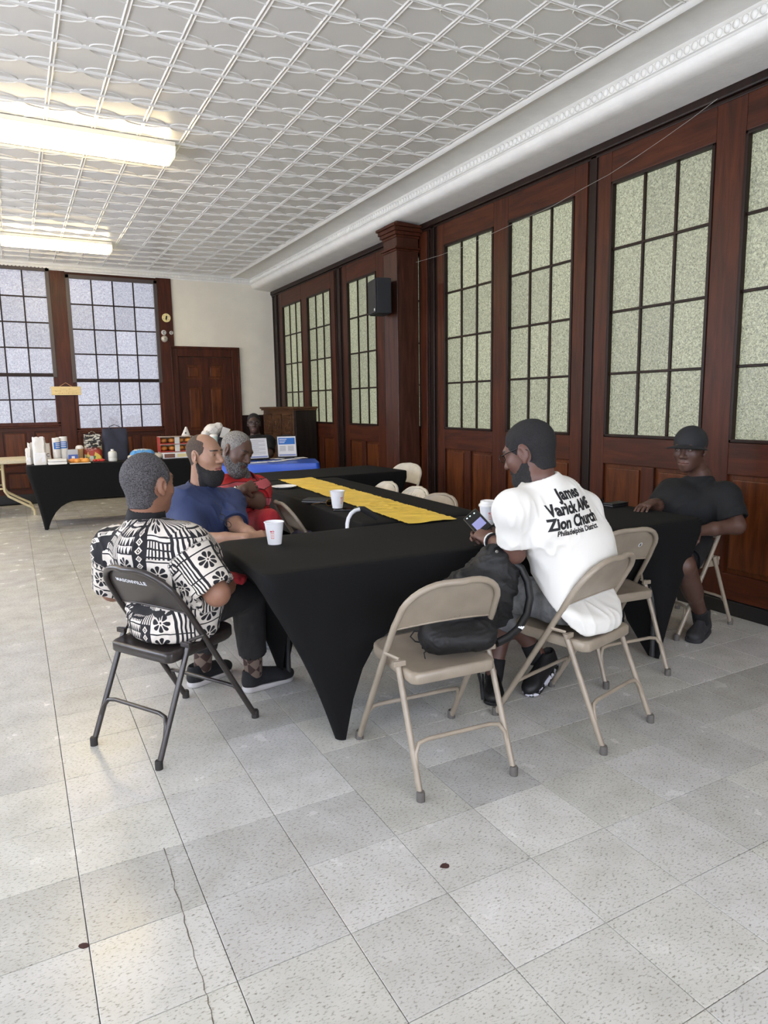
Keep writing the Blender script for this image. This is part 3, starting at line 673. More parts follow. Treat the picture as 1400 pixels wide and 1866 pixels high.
# writing on the chair backs
def text_mesh(body, size, off=0., sx=1., shear=0., align='CENTER', space=1.):
    cu = bpy.data.curves.new('lettering', 'FONT'); cu.body = body; cu.size = size; cu.offset = off; cu.align_x = align; cu.shear = shear; cu.space_character = space; cu.resolution_u = 3
    o = bpy.data.objects.new('lettering', cu); C.objects.link(o)
    bpy.context.view_layer.update(); dg = bpy.context.evaluated_depsgraph_get()
    me = bpy.data.meshes.new_from_object(o.evaluated_get(dg)); bpy.data.objects.remove(o); bpy.data.curves.remove(cu)
    bm = bmesh.new(); bm.from_mesh(me); bmesh.ops.triangulate(bm, faces=bm.faces)
    for _ in range(3):
        lg = [e for e in bm.edges if e.calc_length() > .012]
        if not lg: break
        bmesh.ops.subdivide_edges(bm, edges=lg, cuts=1); bmesh.ops.triangulate(bm, faces=bm.faces)
    for v in bm.verts: v.co.x *= sx
    bm.to_mesh(me); bm.free(); return me
def project(me, tree, M, off):
    """wrap a flat mesh onto a surface: M takes it to the surface's space, cast along -M.z; keeps what hits"""
    dz = (M.to_3x3() @ Vector((0, 0, -1))).normalized()
    bm = bmesh.new(); bm.from_mesh(me); bad = []
    for v in bm.verts:
        p = M @ v.co; h = tree.ray_cast(p-dz*.25, dz)
        if h[0] is None: bad.append(v)
        else: v.co = h[0]-dz*off
    bmesh.ops.delete(bm, geom=bad, context='VERTS'); bm.to_mesh(me); bm.free(); return me
def tree_of(o): 
    me = o.data; return BVHTree.FromPolygons([v.co for v in me.vertices], [p.vertices for p in me.polygons])
def part_of(t, nm): return [c for c in t.children if c.name.split('.')[0] == nm][0]
M_white = mat('white_paint', (225, 228, 232), .5); M_blackp = mat('black_print', (16, 16, 20), .7)
bk = part_of(chb, 'backrest')
def back_text(chair, body, size, mm, x, z, rot=0., **k):
    bk = part_of(chair, 'backrest'); me = text_mesh(body, size, **k)
    # text lies in local XZ, read from behind (-y): right of the text = +x seen from behind
    M = Matrix.Translation((x, -.3, z)) @ Matrix.Rotation(math.pi/2, 4, 'X') @ Matrix.Rotation(rot, 4, 'Z')
    project(me, tree_of(bk), M, .0012); me.materials.append(mm); return link('lettering', me, chair)
back_text(chb, 'MASONVILLE', .021, M_white, -.03, .685, off=.0008, space=1.15, sx=1.35)
sc = MB(); rs = random.Random(4)
for k in range(9):
    x = -.03+k*.0075; a, b = rs.uniform(-.004, .004), rs.uniform(-.004, .004); sc.add([(x, a, 0), (x+.002, a, 0), (x+.006, b, 0), (x+.004, b, 0)], [(0, 1, 2, 3)])
me = sc.mesh('pen_marks', mat('scratched_pen', (84, 76, 68), .8)); project(me, tree_of(part_of(CH['pack'], 'backrest')), Matrix.Translation((.03, -.3, .592)) @ Matrix.Rotation(math.pi/2, 4, 'X'), .0012); link('pen_marks', me, CH['pack'])
me = MB().lathe([(.0, 0), (.0125, 0)], 16, cap0=False, cap1=False).mesh('x')
project(me, tree_of(part_of(CH['mid'], 'backrest')), Matrix.Translation((.1, -.3, .66)) @ Matrix.Rotation(math.pi/2, 4, 'X'), .001); me.materials.append(M_white); link('sticker', me, CH['mid'])
me = text_mesh('8', .022, off=.001); project(me, tree_of(part_of(CH['mid'], 'backrest')), Matrix.Translation((.1, -.3, .652)) @ Matrix.Rotation(math.pi/2, 4, 'X'), .0018); me.materials.append(M_blackp); link('sticker_mark', me, CH['mid'])
# ================================================================ modelling by distance fields (bodies, clothes, bags)
def V3(*a): return np.array(a if len(a) == 3 else a[0], float)
def nrm(v): v = np.asarray(v, float); return v/max(1e-9, np.linalg.norm(v))
class Cap:
    """tapered capsule; flat=True cuts the ends square"""
    def __init__(s, a, b, ra, rb=None, k=.02, op='u', flat=False):
        s.a, s.b = V3(a), V3(b); s.ra = ra; s.rb = ra if rb is None else rb; s.k = k; s.op = op; s.flat = flat
        m = max(s.ra, s.rb); s.lo = np.minimum(s.a, s.b)-m; s.hi = np.maximum(s.a, s.b)+m
    def d(s, p):
        ab = s.b-s.a; L2 = ab@ab+1e-12; q = p-s.a; t = (q@ab)/L2; tc = np.clip(t, 0, 1)
        if not s.flat: return np.sqrt(((q-tc[:, None]*ab)**2).sum(1))-(s.ra+(s.rb-s.ra)*tc)
        L = math.sqrt(L2); rad = np.sqrt(((q-t[:, None]*ab)**2).sum(1))-(s.ra+(s.rb-s.ra)*tc)
        ax = np.maximum(-t*L, (t-1)*L); r = .006
        if s.flat == 'b':
            rad = np.sqrt(((q-np.minimum(t, 9)[:, None]*ab)**2).sum(1))-(s.ra+(s.rb-s.ra)*tc); ro = np.sqrt(((q-np.maximum(tc, 0)[:, None]*ab)**2).sum(1))-(s.ra+(s.rb-s.ra)*tc)
            rad = np.where(t < 0, ro, rad); ax = np.where(t < 0, -1., (t-1)*L)
        m = np.maximum(rad, ax)
        return np.where((rad > -r) & (ax > -r), np.sqrt(np.maximum(rad+r, 0)**2+np.maximum(ax+r, 0)**2)-r, m)
class Ell:
    """ellipsoid with axes (x side, y front, z up) given as rows of A"""
    def __init__(s, c, r, A=None, k=.02, op='u'):
        s.c = V3(c); s.r = V3(r); s.A = np.eye(3) if A is None else np.array(A); s.k = k; s.op = op; m = s.r.max(); s.lo = s.c-m; s.hi = s.c+m
    def d(s, p):
        q = (p-s.c)@s.A.T; k0 = np.sqrt(((q/s.r)**2).sum(1)); k1 = np.sqrt(((q/s.r**2)**2).sum(1))+1e-9
        return k0*(k0-1)/k1
class Tor:
    """elliptical limb from a to b: half widths (side, front) at both ends"""
    def __init__(s, a, b, wa, wb, side, k=.03, op='u', flat=False):
        s.a, s.b = V3(a), V3(b); s.wa, s.wb = V3(wa[0], wa[1], 0), V3(wb[0], wb[1], 0); s.u = nrm(s.b-s.a); s.s = nrm(V3(side)-s.u*(V3(side)@s.u)); s.f = np.cross(s.u, s.s); s.L = np.linalg.norm(s.b-s.a); s.k = k; s.op = op; s.flat = flat
        m = max(s.wa.max(), s.wb.max()); s.lo = np.minimum(s.a, s.b)-m; s.hi = np.maximum(s.a, s.b)+m
    def d(s, p):
        q = p-s.a; t = (q@s.u)/s.L; tc = np.clip(t, 0, 1); x = q@s.s; y = q@s.f; z = (t-tc)*s.L
        rs = s.wa[0]+(s.wb[0]-s.wa[0])*tc; rf = s.wa[1]+(s.wb[1]-s.wa[1])*tc; rm = np.minimum(rs, rf)
        if s.flat:
            k0 = np.sqrt((x/rs)**2+(y/rf)**2); return np.maximum((k0-1)*rm, np.abs(z))
        k0 = np.sqrt((x/rs)**2+(y/rf)**2+(z/rm)**2)+1e-9; k1 = np.sqrt((x/rs**2)**2+(y/rf**2)**2+(z/rm**2)**2)+1e-9
        return k0*(k0-1)/k1
class Box3:
    def __init__(s, c, h, A=None, r=.01, k=.02, op='u'):
        s.c = V3(c); s.h = V3(h); s.A = np.eye(3) if A is None else np.array(A); s.r = r; s.k = k; s.op = op; m = np.linalg.norm(s.h); s.lo = s.c-m; s.hi = s.c+m
    def d(s, p):
        q = np.abs((p-s.c)@s.A.T)-(s.h-s.r); return np.sqrt((np.maximum(q, 0)**2).sum(1))+np.minimum(q.max(1), 0)-s.r
class Half:
    """half space: keeps the side the normal points away from (op i)"""
    def __init__(s, p, n, k=.004): s.p = V3(p); s.n = nrm(n); s.k = k; s.op = 'i'; s.lo = V3(-99, -99, -99); s.hi = V3(99, 99, 99)
    def d(s, p): return (p-s.p)@s.n
def field(prims, p):
    D = np.full(len(p), .5)
    for q in prims:
        if q.op == 'i':
            d = q.d(p); D = np.maximum(D, d); continue
        m = q.k+.03
        sel = np.all((p > q.lo-m) & (p < q.hi+m), axis=1)
        if not sel.any(): continue
        d = q.d(p[sel]); D0 = D[sel]; k = max(q.k, 1e-4)
        if q.op == 'u':
            h = np.maximum(k-np.abs(D0-d), 0)/k; D[sel] = np.minimum(D0, d)-h*h*k*.25
        else:
            h = np.maximum(k-np.abs(D0+d), 0)/k; D[sel] = np.maximum(D0, -d)+h*h*k*.25
    return D
def nets(D, o, h):
    s = D < 0; cnt = np.zeros(tuple(n-1 for n in D.shape), np.int8)
    for a in (0, 1):
        for b in (0, 1):
            for c in (0, 1): cnt += s[a:D.shape[0]-1+a, b:D.shape[1]-1+b, c:D.shape[2]-1+c]
    mask = (cnt > 0) & (cnt < 8); ci = np.argwhere(mask); idx = np.full(mask.shape, -1, np.int64); idx[mask] = np.arange(len(ci))
    acc = np.zeros((len(ci), 3)); n = np.zeros(len(ci))
    cor = [(a, b, c) for a in (0, 1) for b in (0, 1) for c in (0, 1)]
    for A in cor:
        for ax in range(3):
            if A[ax]: continue
            B = list(A); B[ax] = 1
            da = D[ci[:, 0]+A[0], ci[:, 1]+A[1], ci[:, 2]+A[2]]; db = D[ci[:, 0]+B[0], ci[:, 1]+B[1], ci[:, 2]+B[2]]
            m = (da < 0) != (db < 0); t = np.where(m, da/np.where(m, da-db, 1), 0)
            pos = np.array(A, float)[None]+(np.array(B, float)-np.array(A, float))[None]*t[:, None]
            acc[m] += pos[m]; n[m] += 1
    V = o+h*(ci+acc/np.maximum(n, 1)[:, None]); F = []
    for ax in range(3):
        o1, o2 = [(1, 2), (2, 0), (0, 1)][ax]
        sl0 = [slice(None)]*3; sl1 = [slice(None)]*3; sl0[ax] = slice(0, -1); sl1[ax] = slice(1, None)
        e = np.argwhere(s[tuple(sl0)] != s[tuple(sl1)])
        ok = (e[:, o1] > 0) & (e[:, o2] > 0) & (e[:, o1] < D.shape[o1]-1) & (e[:, o2] < D.shape[o2]-1); e = e[ok]
        def g(d1, d2):
            q = e.copy(); q[:, o1] += d1; q[:, o2] += d2; return idx[q[:, 0], q[:, 1], q[:, 2]]
        quad = np.stack([g(-1, -1), g(0, -1), g(0, 0), g(-1, 0)], 1)
        fl = s[e[:, 0], e[:, 1], e[:, 2]]; quad[~fl] = quad[~fl][:, ::-1]; F.append(quad)
    F = np.concatenate(F); F = F[(F >= 0).all(1)]
    return V, F
def sdf(prims, h, smooth=1, lo=None, hi=None):
    us = [q for q in prims if q.op == 'u']
    if lo is None: lo = np.min([q.lo for q in us], 0)-2*h
    if hi is None: hi = np.max([q.hi for q in us], 0)+2*h
    B = 4; H = B*h; n = np.ceil((hi-lo)/H).astype(int)+1
    ax = [lo[i]+H*(np.arange(n[i])+.5)-h*.5 for i in range(3)]
    G = np.stack(np.meshgrid(*ax, indexing='ij'), -1).reshape(-1, 3)
    Dc = field(prims, G).reshape(n); act = np.abs(Dc) < 1.9*H
    D = np.repeat(np.repeat(np.repeat(np.where(Dc < 0, -H, H), B, 0), B, 1), B, 2).astype(np.float64)
    am = np.repeat(np.repeat(np.repeat(act, B, 0), B, 1), B, 2); ii = np.argwhere(am)
    P = lo+h*ii
    out = np.empty(len(P))
    for k in range(0, len(P), 400000): out[k:k+400000] = field(prims, P[k:k+400000])
    D[am] = out
    V, F = nets(D, lo, h)
    for _ in range(smooth):
        acc = np.zeros_like(V); c = np.zeros(len(V))
        for a in range(4):
            b = (a+1) % 4; np.add.at(acc, F[:, a], V[F[:, b]]); np.add.at(acc, F[:, b], V[F[:, a]]); np.add.at(c, F[:, a], 1); np.add.at(c, F[:, b], 1)
        V = V*.5+.5*acc/np.maximum(c, 1)[:, None]
    return V, F
def normals(V, F):
    n = np.cross(V[F[:, 2]]-V[F[:, 0]], V[F[:, 3]]-V[F[:, 1]]); N = np.zeros_like(V)
    for a in range(4): np.add.at(N, F[:, a], n)
    return N/np.maximum(np.linalg.norm(N, axis=1), 1e-12)[:, None]
def wav(P, seed, freq, n=5):
    """cheap smooth noise in [-1, 1]: warped sums of sines"""
    r = np.random.RandomState(seed); q = P*freq; out = np.zeros(len(P))
    w = np.stack([np.sin(q@r.normal(size=3)+r.uniform(0, 6)) for _ in range(3)], 1)*.8
    q = q+w
    for _ in range(n): out += np.sin(q@(r.normal(size=3)*1.6)+r.uniform(0, 6))
    return out/n
def folds(V, F, seed, amp, freq, stretch=(1, 1, 1)):
    N = normals(V, F); q = V*np.array(stretch); a = wav(q, seed, freq, 4); a = 1.6*np.clip(1-np.abs(a)*1.9, 0, 1)**1.5-.45
    b = wav(q, seed+9, freq*.5, 4)
    return V+N*(amp*a*np.clip(b+.35, 0, 1))[:, None]
def np_mesh(name, V, F, m, smooth=True, col=None, uv=None):
    me = bpy.data.meshes.new(name); me.vertices.add(len(V)); me.vertices.foreach_set('co', np.asarray(V, np.float32).ravel())
    nF, k = F.shape; me.loops.add(nF*k); me.loops.foreach_set('vertex_index', F.astype(np.int32).ravel()); me.polygons.add(nF)
    me.polygons.foreach_set('loop_start', np.arange(0, nF*k, k, dtype=np.int32)); me.polygons.foreach_set('loop_total', np.full(nF, k, np.int32))
    me.update(calc_edges=True)
    if smooth: me.polygons.foreach_set('use_smooth', np.ones(nF, bool))
    if m: me.materials.append(m)
    if col is not None:
        ca = me.color_attributes.new('tint', 'FLOAT_COLOR', 'POINT'); ca.data.foreach_set('color', np.asarray(np.c_[col, np.ones(len(col))], np.float32).ravel())
    if uv is not None:
        ul = me.uv_layers.new(name='UVMap'); ul.data.foreach_set('uv', np.asarray(uv, np.float32)[F.ravel()].ravel())
    return me
def join(*parts):
    Vs, Fs, o = [], [], 0
    for V, F in parts: Vs.append(V); Fs.append(F+o); o += len(V)
    return np.concatenate(Vs), np.concatenate(Fs)
def frame_of(face, up=(0, 0, 1)):
    """rows: right, forward, up"""
    f = nrm(face); r = nrm(np.cross(f, V3(up))); u = np.cross(r, f); return np.array([r, f, u])
def rot_frame(A, yaw=0., pitch=0., roll=0.):
    r, f, u = A
    c, s = math.cos(yaw), math.sin(yaw); r, f = r*c+f*s, f*c-r*s            # yaw > 0 turns to the left
    c, s = math.cos(pitch), math.sin(pitch); f, u = f*c-u*s, u*c+f*s        # pitch > 0 looks down
    c, s = math.cos(roll), math.sin(roll); r, u = r*c-u*s, u*c+r*s          # roll > 0 leans to the right
    return np.array([r, f, u])
# ================================================================ people
def P(px, py, dep): return CAM+pray(px, py)*dep
def skin_mat(name, rgb, rough=.48):
    m = bpy.data.materials.new(name); nt, p = nodes(m); N, L = nt.nodes, nt.links
    vc = N.new('ShaderNodeVertexColor'); vc.layer_name = 'tint'; tc = N.new('ShaderNodeTexCoord')
    n = N.new('ShaderNodeTexNoise'); n.inputs['Scale'].default_value = 38; n.inputs['Detail'].default_value = 4; L.new(tc.outputs['Object'], n.inputs['Vector'])
    mr = N.new('ShaderNodeMapRange'); mr.inputs['To Min'].default_value = .86; mr.inputs['To Max'].default_value = 1.12; L.new(n.outputs['Fac'], mr.inputs['Value'])
    mx = N.new('ShaderNodeMix'); mx.data_type = 'RGBA'; mx.blend_type = 'MULTIPLY'; mx.inputs['Factor'].default_value = 1
    L.new(vc.outputs['Color'], mx.inputs['A']); L.new(mr.outputs[0], mx.inputs['B']); L.new(mx.outputs['Result'], p.inputs['Base Color'])
    p.inputs['Roughness'].default_value = rough; p.inputs['Subsurface Weight'].default_value = .08; p.inputs['Subsurface Radius'].default_value = (.01, .004, .002)
    b = N.new('ShaderNodeBump'); b.inputs['Strength'].default_value = .12; b.inputs['Distance'].default_value = .001
    n2 = N.new('ShaderNodeTexNoise'); n2.inputs['Scale'].default_value = 420; L.new(tc.outputs['Object'], n2.inputs['Vector']); L.new(n2.outputs['Fac'], b.inputs['Height']); L.new(b.outputs[0], p.inputs['Normal'])
    return m
M_eye = mat('eye_white', (188, 178, 168), .3); M_iris = mat('dark_iris', (28, 18, 12), .15)
class Fn:
    def __init__(s, f, op='i', k=.004): s.f = f; s.op = op; s.k = k; s.lo = V3(-99, -99, -99); s.hi = V3(99, 99, 99)
    def d(s, p): return s.f(p)
def head_prims(c, A, neck, sc=1., open_=.0042, jaw=1., ears=True):
    W = lambda x, y, z: c+sc*(x*A[0]+y*A[1]+z*A[2])
    E = lambda x, y, z, a, b, d, k=.02, op='u': Ell(W(x, y, z), (a*sc, b*sc, d*sc), A, k*sc, op)
    K = lambda p, q, ra, rb, k=.012, op='u': Cap(W(*p), W(*q), ra*sc, rb*sc, k*sc, op)
    L = [E(0, -.012, .038, .077, .098, .088), E(0, .026, .004, .066, .070, .086, .03), E(0, .028, -.058, .055*jaw, .062, .062, .035), E(0, .072, -.096, .026*jaw, .022, .021, .035), E(0, .064, -.062, .036, .028, .028, .03)]
    for s in (-1, 1):
        L += [E(s*.042, .060, -.018, .023, .024, .022, .03)]
    L += [K((-.036, .086, .036), (.036, .086, .036), .010, .010, .022)]
    for s in (-1, 1): L += [E(s*.032, .104, .016, .0185, .015, .0125, .012, 's')]
    L += [K((0, .090, .026), (0, .117, -.020), .0085, .0135, .014)]
    for s in (-1, 1):
        L += [E(s*.0145, .102, -.025, .0105, .013, .009, .010)]
        L += [E(s*.032, .0835, .0155, .0165, .012, .0125, .006)]
        if open_ > 0: L += [E(s*.032, .097, .0150, .0125, .012, open_, .002, 's')]
        L += [K((s*.027, .085, -.0615), (s*.008, .0965, -.0570), .0040, .0066, .008), K((s*.008, .0965, -.0570), (0, .097, -.0580), .0066, .006, .006), K((s*.025, .084, -.0665), (0, .0955, -.0695), .0045, .0078, .008)]
    for s in (-1, 1): L += [K((s*.028, .092, -.0640), (0, .1035, -.0632), .0022, .0026, .002, 's')]
    if ears:
        for s in (-1, 1):
            B = rot_frame(A, yaw=s*-.35)
            L += [Ell(W(s*.081, -.010, .003), (.0085*sc, .021*sc, .033*sc), B, .006*sc), Ell(W(s*.0785, -.002, -.027), (.008*sc, .0105*sc, .011*sc), B, .006*sc), Ell(W(s*.090, -.003, .005), (.008*sc, .011*sc, .019*sc), B, .004*sc, 's')]
    L += [Cap(W(0, -.024, -.045), neck, .055*sc, .060*sc, .03)]
    return L
def head_tint(V, c, A, sc, skin, lip, brow, extra=None):
    q = (V-c)@A.T/sc; col = np.tile(np.array(s2l(skin)[:3]), (len(V), 1)); x, y, z = q.T
    m = (np.abs(x) < .027) & (y > .080) & (np.abs(z+.0635) < .0125-.22*np.abs(x)); col[m] = s2l(lip)[:3]
    zb = .040-.12*np.abs(np.abs(x)-.03)
    m = (np.abs(x) > .010) & (np.abs(x) < .052) & (y > .066) & (np.abs(z-zb) < .0040); col[m] = s2l(brow)[:3]
    if extra: extra(q, col)
    return col
def hand_prims(w, d, n, thumb, curl=(.5, .6, .4), sc=1., spread=.06, tcurl=.3):
    """w wrist, d pointing direction, n out of the back of the hand, thumb: +1/-1 side of cross(d, n)"""
    d = nrm(d); n = nrm(n-d*(n@d)); s = np.cross(d, n)*thumb
    L = [Tor(w-d*.012, w+d*.082*sc, (.027*sc, .019*sc), (.040*sc, .0135*sc), s, .012)]
    for off, ln, r, base in ((.030, .074, .0088, .086), (.0100, .082, .009, .092), (-.0105, .076, .0086, .088), (-.0300, .060, .0078, .078)):
        p = w+sc*(d*base+s*off-n*.002); dd = nrm(d+s*off/.03*spread); ang = 0
        for frac, c in zip((.45, .31, .24), curl):
            ang += c; v = nrm(dd*math.cos(ang)-n*math.sin(ang)); q = p+v*ln*frac*sc
            L.append(Cap(p, q, r*sc, r*.92*sc, .004)); p = q; r *= .93
    p = w+sc*(d*.022+s*.026-n*.006); v = nrm(d*.62+s*.62-n*.35); q = p+v*.044*sc; L.append(Cap(p, q, .0135*sc, .0105*sc, .012))
    v2 = nrm(d*(.85)+s*.15-n*(.2+tcurl)); L.append(Cap(q, q+v2*.034*sc, .0105*sc, .0088*sc, .006))
    return L
def shoe_mesh(style):
    """toe along +y, heel at y = 0, sole on z = 0"""
    up = [Tor((0, .045, .045), (0, .20, .036), (.036, .045), (.044, .036), (1, 0, 0), .02), Ell((0, .235, .034), (.043, .052, .034), k=.03), Tor((0, .05, .05), (0, .05, .092 if style != 'boot' else .13), (.034, .044), (.033, .046), (1, 0, 0), .03), Cap((0, .09, .085 if style != 'boot' else .115), (0, .19, .052), .026, .03, .02)]
    up += [Ell((0, .045, .125 if style != 'boot' else .165), (.027, .036, .035), k=.006, op='s'), Half((0, 0, .012), (0, 0, -1))]
    so = [Tor((0, .04, .012), (0, .23, .012), (.041, .038), (.049, .05), (1, 0, 0), .01), Ell((0, .125, .012), (.040, .09, .03), k=.02), Half((0, 0, .03), (0, .03, 1)), Half((0, 0, .001), (0, 0, -1))]
    so[-2] = Half((0, .13, .026 if style != 'flat' else .018), (0, .06 if style == 'runner' else .0, 1))
    return sdf(up, .0045, 1), sdf(so, .0045, 0)
SHOES = {}
def add_shoe(root, loc, heel, toe, mu, ms, style='runner', pitch=0., lift=0., mlace=None):
    if style not in SHOES: SHOES[style] = shoe_mesh(style)
    key = (style, mu.name)
    if key not in SHOES: SHOES[key] = (np_mesh('shoe', *SHOES[style][0], mu), np_mesh('sole', *SHOES[style][1], ms))
    h = Vector(heel); t = Vector(toe); d = (t-h); ln = math.hypot(d.x, d.y)
    o = link('shoe', SHOES[key][0], root); o.matrix_local = Matrix.Translation(Vector((h.x-loc[0], h.y-loc[1], lift))) @ Matrix.Rotation(math.atan2(-d.x, d.y), 4, 'Z') @ Matrix.Rotation(pitch, 4, 'X')
    link('sole', SHOES[key][1], o)
    if mlace:
        mb = MB()
        for k in range(5):
            y = .10+k*.02; z = (.115 if style != 'boot' else .14)-k*.0135; mb.tube([(-.024, y, z-.014), (0, y+.004, z), (.024, y, z-.014)], .0035, 5)
        mb.build('laces', mlace, o, smooth=1)
    return o
class Person:
    chair = None
    def seat_cut(s, back=True, off=0., hw=.205, deep=False):
        """cloth and flesh give way to the chair they rest on"""
        if s.chair is None: return []
        x, y, rz = s.chair; f_ = V3(-math.sin(rz), math.cos(rz), 0); r_ = V3(math.cos(rz), math.sin(rz), 0); A = np.array([r_, f_, V3(0, 0, 1)]); c = V3(x, y, 0)
        L = [Box3(c+f_*-.03+V3(0, 0, .30 if deep else .404), (.30, .235, (.136 if deep else .033)+off), A, .02, .02, 's')]
        if back:
            u_ = nrm(-.60*f_+V3(0, 0, 1)); n = np.cross(r_, u_); n = n if n@f_ < 0 else -n
            L.append(Box3(c+f_*(.262-.60*.665+.008)+V3(0, 0, .665)+n*(.15-off), (hw, .15, .115), np.array([r_, n, u_]), .01, .03, 's'))
        return L
    def __init__(s, label, loc, chair=None):
        if chair: o = CH[chair]; s.chair = (o.location.x, o.location.y, o.rotation_euler.z)
        s.root = thing('person', label, 'person', (loc[0], loc[1], 0)); s.loc = V3(loc[0], loc[1], 0)
    def part(s, name, VF, m, parent=None, **k):
        V, F = VF; me = np_mesh(name, V-s.loc, F, m, **k); return link(name, me, parent or s.root)
    def mesh(s, name, me, parent=None):
        me.transform(Matrix.Translation(-Vector(s.loc))); return link(name, me, parent or s.root)
    def body(s, J, skin, hs=1., neckp=None, head=None, hands=(), hres=.0029, bres=.009, lip=(120, 70, 62), brow=(30, 24, 22), open_=.0042, jaw=1., extra=None, arm=1., legs=True, bare=False):
        """one continuous skin mesh: coarse trunk and limbs, fine head and hands, all from one field"""
        c, A = head; s.c, s.A, s.hs, s.jaw = c, A, hs, jaw
        J = {k: V3(v) for k, v in J.items()}; s.J = J
        tr = [Tor(J['hip'], J['belly'], (.13, .085), (.13, .085), A_side(J), .03), Tor(J['belly'], J['chest'], (.13, .085), (.145, .085), A_side(J), .03), Cap(J['chest'], J['neck'], .085, .060, .04)]
        limb = []; fore = []
        for q in 'LR':
            limb += [Cap(J['chest'], J['sh'+q], .075, .056*arm, .04), Cap(J['sh'+q], J['el'+q], .054*arm, .043*arm, .03)]
            fore += [Cap(J['el'+q]*.85+J['sh'+q]*.15, J['el'+q], .044*arm, .042*arm, .02), Cap(J['el'+q], J['el'+q]*.4+J['wr'+q]*.6, .043*arm, .034*arm, .02), Cap(J['el'+q]*.4+J['wr'+q]*.6, J['wr'+q], .034*arm, .025*arm, .02)]
            if legs:
                mid = J['kn'+q]*.68+J['an'+q]*.32; bk = nrm(J['hip']-J['kn'+q]); bk[2] = 0
                limb += [Cap(J['hip'], J['kn'+q], .075, .058, .03), Cap(J['kn'+q], J['an'+q], .056, .036, .03), Tor(J['kn'+q]*.85+J['an'+q]*.15+bk*.012, J['kn'+q]*.5+J['an'+q]*.5+bk*.016, (.05, .05), (.048, .05), (1, 0, 0), .04)]
        hp = head_prims(c, A, J['neck'], hs, open_, jaw)
        # trunk and limbs, trimmed where the fine pieces take over (same field, so the surfaces meet)
        cutn = c+A[2]*(-.135*hs); allp = tr+limb+fore+hp
        allb = tr+limb+fore+[Cap(c+hs*(-.024*A[1]-.045*A[2]), J['neck'], .055*hs, .060*hs, .03)]+[Half(cutn+A[2]*.02*hs, A[2])]+s.seat_cut(off=.04)
        Vb, Fb = sdf(allb, bres, 1)
        Vh, Fh = sdf(hp+[Half(cutn-A[2]*.035*hs, -A[2])], hres, 1)
        parts = [(Vb, Fb), (Vh, Fh)]; cols = [np.tile(np.array(s2l(skin)[:3]), (len(Vb), 1)), head_tint(Vh, c, A, hs, skin, lip, brow, extra)]
        for (q, d, n, th, curl, kw) in hands:
            w = J['wr'+q]; fp = [f for f in fore if np.allclose(f.b, w)]+hand_prims(w, V3(d), V3(n), th, curl, **kw)
            Vq, Fq = sdf(fp, .0034, 1); parts.append((Vq, Fq)); cols.append(np.tile(np.array(s2l(skin)[:3]), (len(Vq), 1)))
        V, F = join(*parts)
        s.skin = skin_mat('skin', skin); s.part('body', (V, F), s.skin, col=np.concatenate(cols))
        if open_ > 0:
            for sd in (-1, 1):
                ec = c+hs*(sd*.032*A[0]+.0800*A[1]+.0150*A[2]); mb = MB()
                bm = bmesh.new(); bmesh.ops.create_uvsphere(bm, u_segments=16, v_segments=12, radius=.0132*hs); mb.bm(bm)
                me = mb.xf(Matrix.Translation(Vector(ec))).mesh('eye', M_eye, 3); me.materials.append(M_iris)
                for p in me.polygons:
                    if (np.array(p.center)-ec)@nrm(A[1]+.06*A[0]) > .0118*hs: p.material_index = 1
                s.mesh('eye', me)
    def lp(s, x, y, z): return s.c+s.hs*(x*s.A[0]+y*s.A[1]+z*s.A[2])
    def hair(s, m, t=.008, line=None, res=.004, bump=.0012, bf=170., seed=1, name='hair', edge=.022, rag=.004):
        zz = [-.9, -.100, -.085, -.05, -.028, 0, .035, .065, .085, .10, .2]; yy = line or [-.9, -.9, -.05, -.032, .002, .016, .040, .060, .066, .07, .07]
        base = head_prims(s.c, s.A, s.J['neck'], s.hs, 0, s.jaw, False)
        def f(p):
            q = (p-s.c)@s.A.T/s.hs; x, y, z = q.T
            mg = (np.interp(z-.1*np.maximum(0, np.abs(x)-.05), zz, yy)-y)*.8+rag*wav(q, seed+3, 75., 4)
            ear = (np.sqrt(((y+.008)/.026)**2+(z/.040)**2)-1)*.028; mg = np.minimum(mg, np.where(np.abs(x) > .05, ear, 9))
            return field(base, p)-s.hs*np.interp(mg, [-.012, 0, edge], [-.006, .0004, t])
        b = Fn(f, 'u'); r_ = .125*s.hs; b.lo = s.c-r_; b.hi = s.c+r_; b.k = .001
        V, F = sdf([b, Half(s.lp(0, 0, -.11), -s.A[2])], res, 1); N = normals(V, F); V = V+N*(bump*wav(V, seed, bf, 4))[:, None]
        return s.part(name, (V, F), m)
    def beard(s, m, t=.010, top=None, mous=True, chin=.02, res=.004, bump=.0014, seed=4, edge=.016, rag=.004, back=-.012):
        yy = [-.05, -.005, .02, .05, .075, .2]; zz = top or [-.01, -.012, -.035, -.055, -.066, -.066]
        base = head_prims(s.c, s.A, s.J['neck'], s.hs, 0, s.jaw, False)
        ext = [Ell(s.lp(0, .062, -.100-chin*.35), (s.hs*(.040+t*.4), s.hs*(.034+t*.4), s.hs*(.024+chin)), s.A, .03)]
        def f(p):
            q = (p-s.c)@s.A.T/s.hs; x, y, z = q.T
            mg = np.minimum(np.minimum(np.interp(y, yy, zz)-z, (y-back)*.8), z+.150+chin)
            mouth = (np.sqrt((x/.026)**2+((z+.063)/.0135)**2)-1)*.016
            if mous:
                mo = np.minimum(.012-np.abs(z+.0475+.35*np.maximum(0, np.abs(x)-.012)), .040-np.abs(x)); mg = np.maximum(mg, np.where(y > .07, mo*.8, -1)); side = np.minimum(.013-np.abs(np.abs(x)-.034), .03-np.abs(z+.07)); mg = np.maximum(mg, np.where(y > .05, side, -1))
            mg = np.minimum(mg, np.where(y > .06, mouth, 9))+rag*wav(q, seed+3, 80., 4)
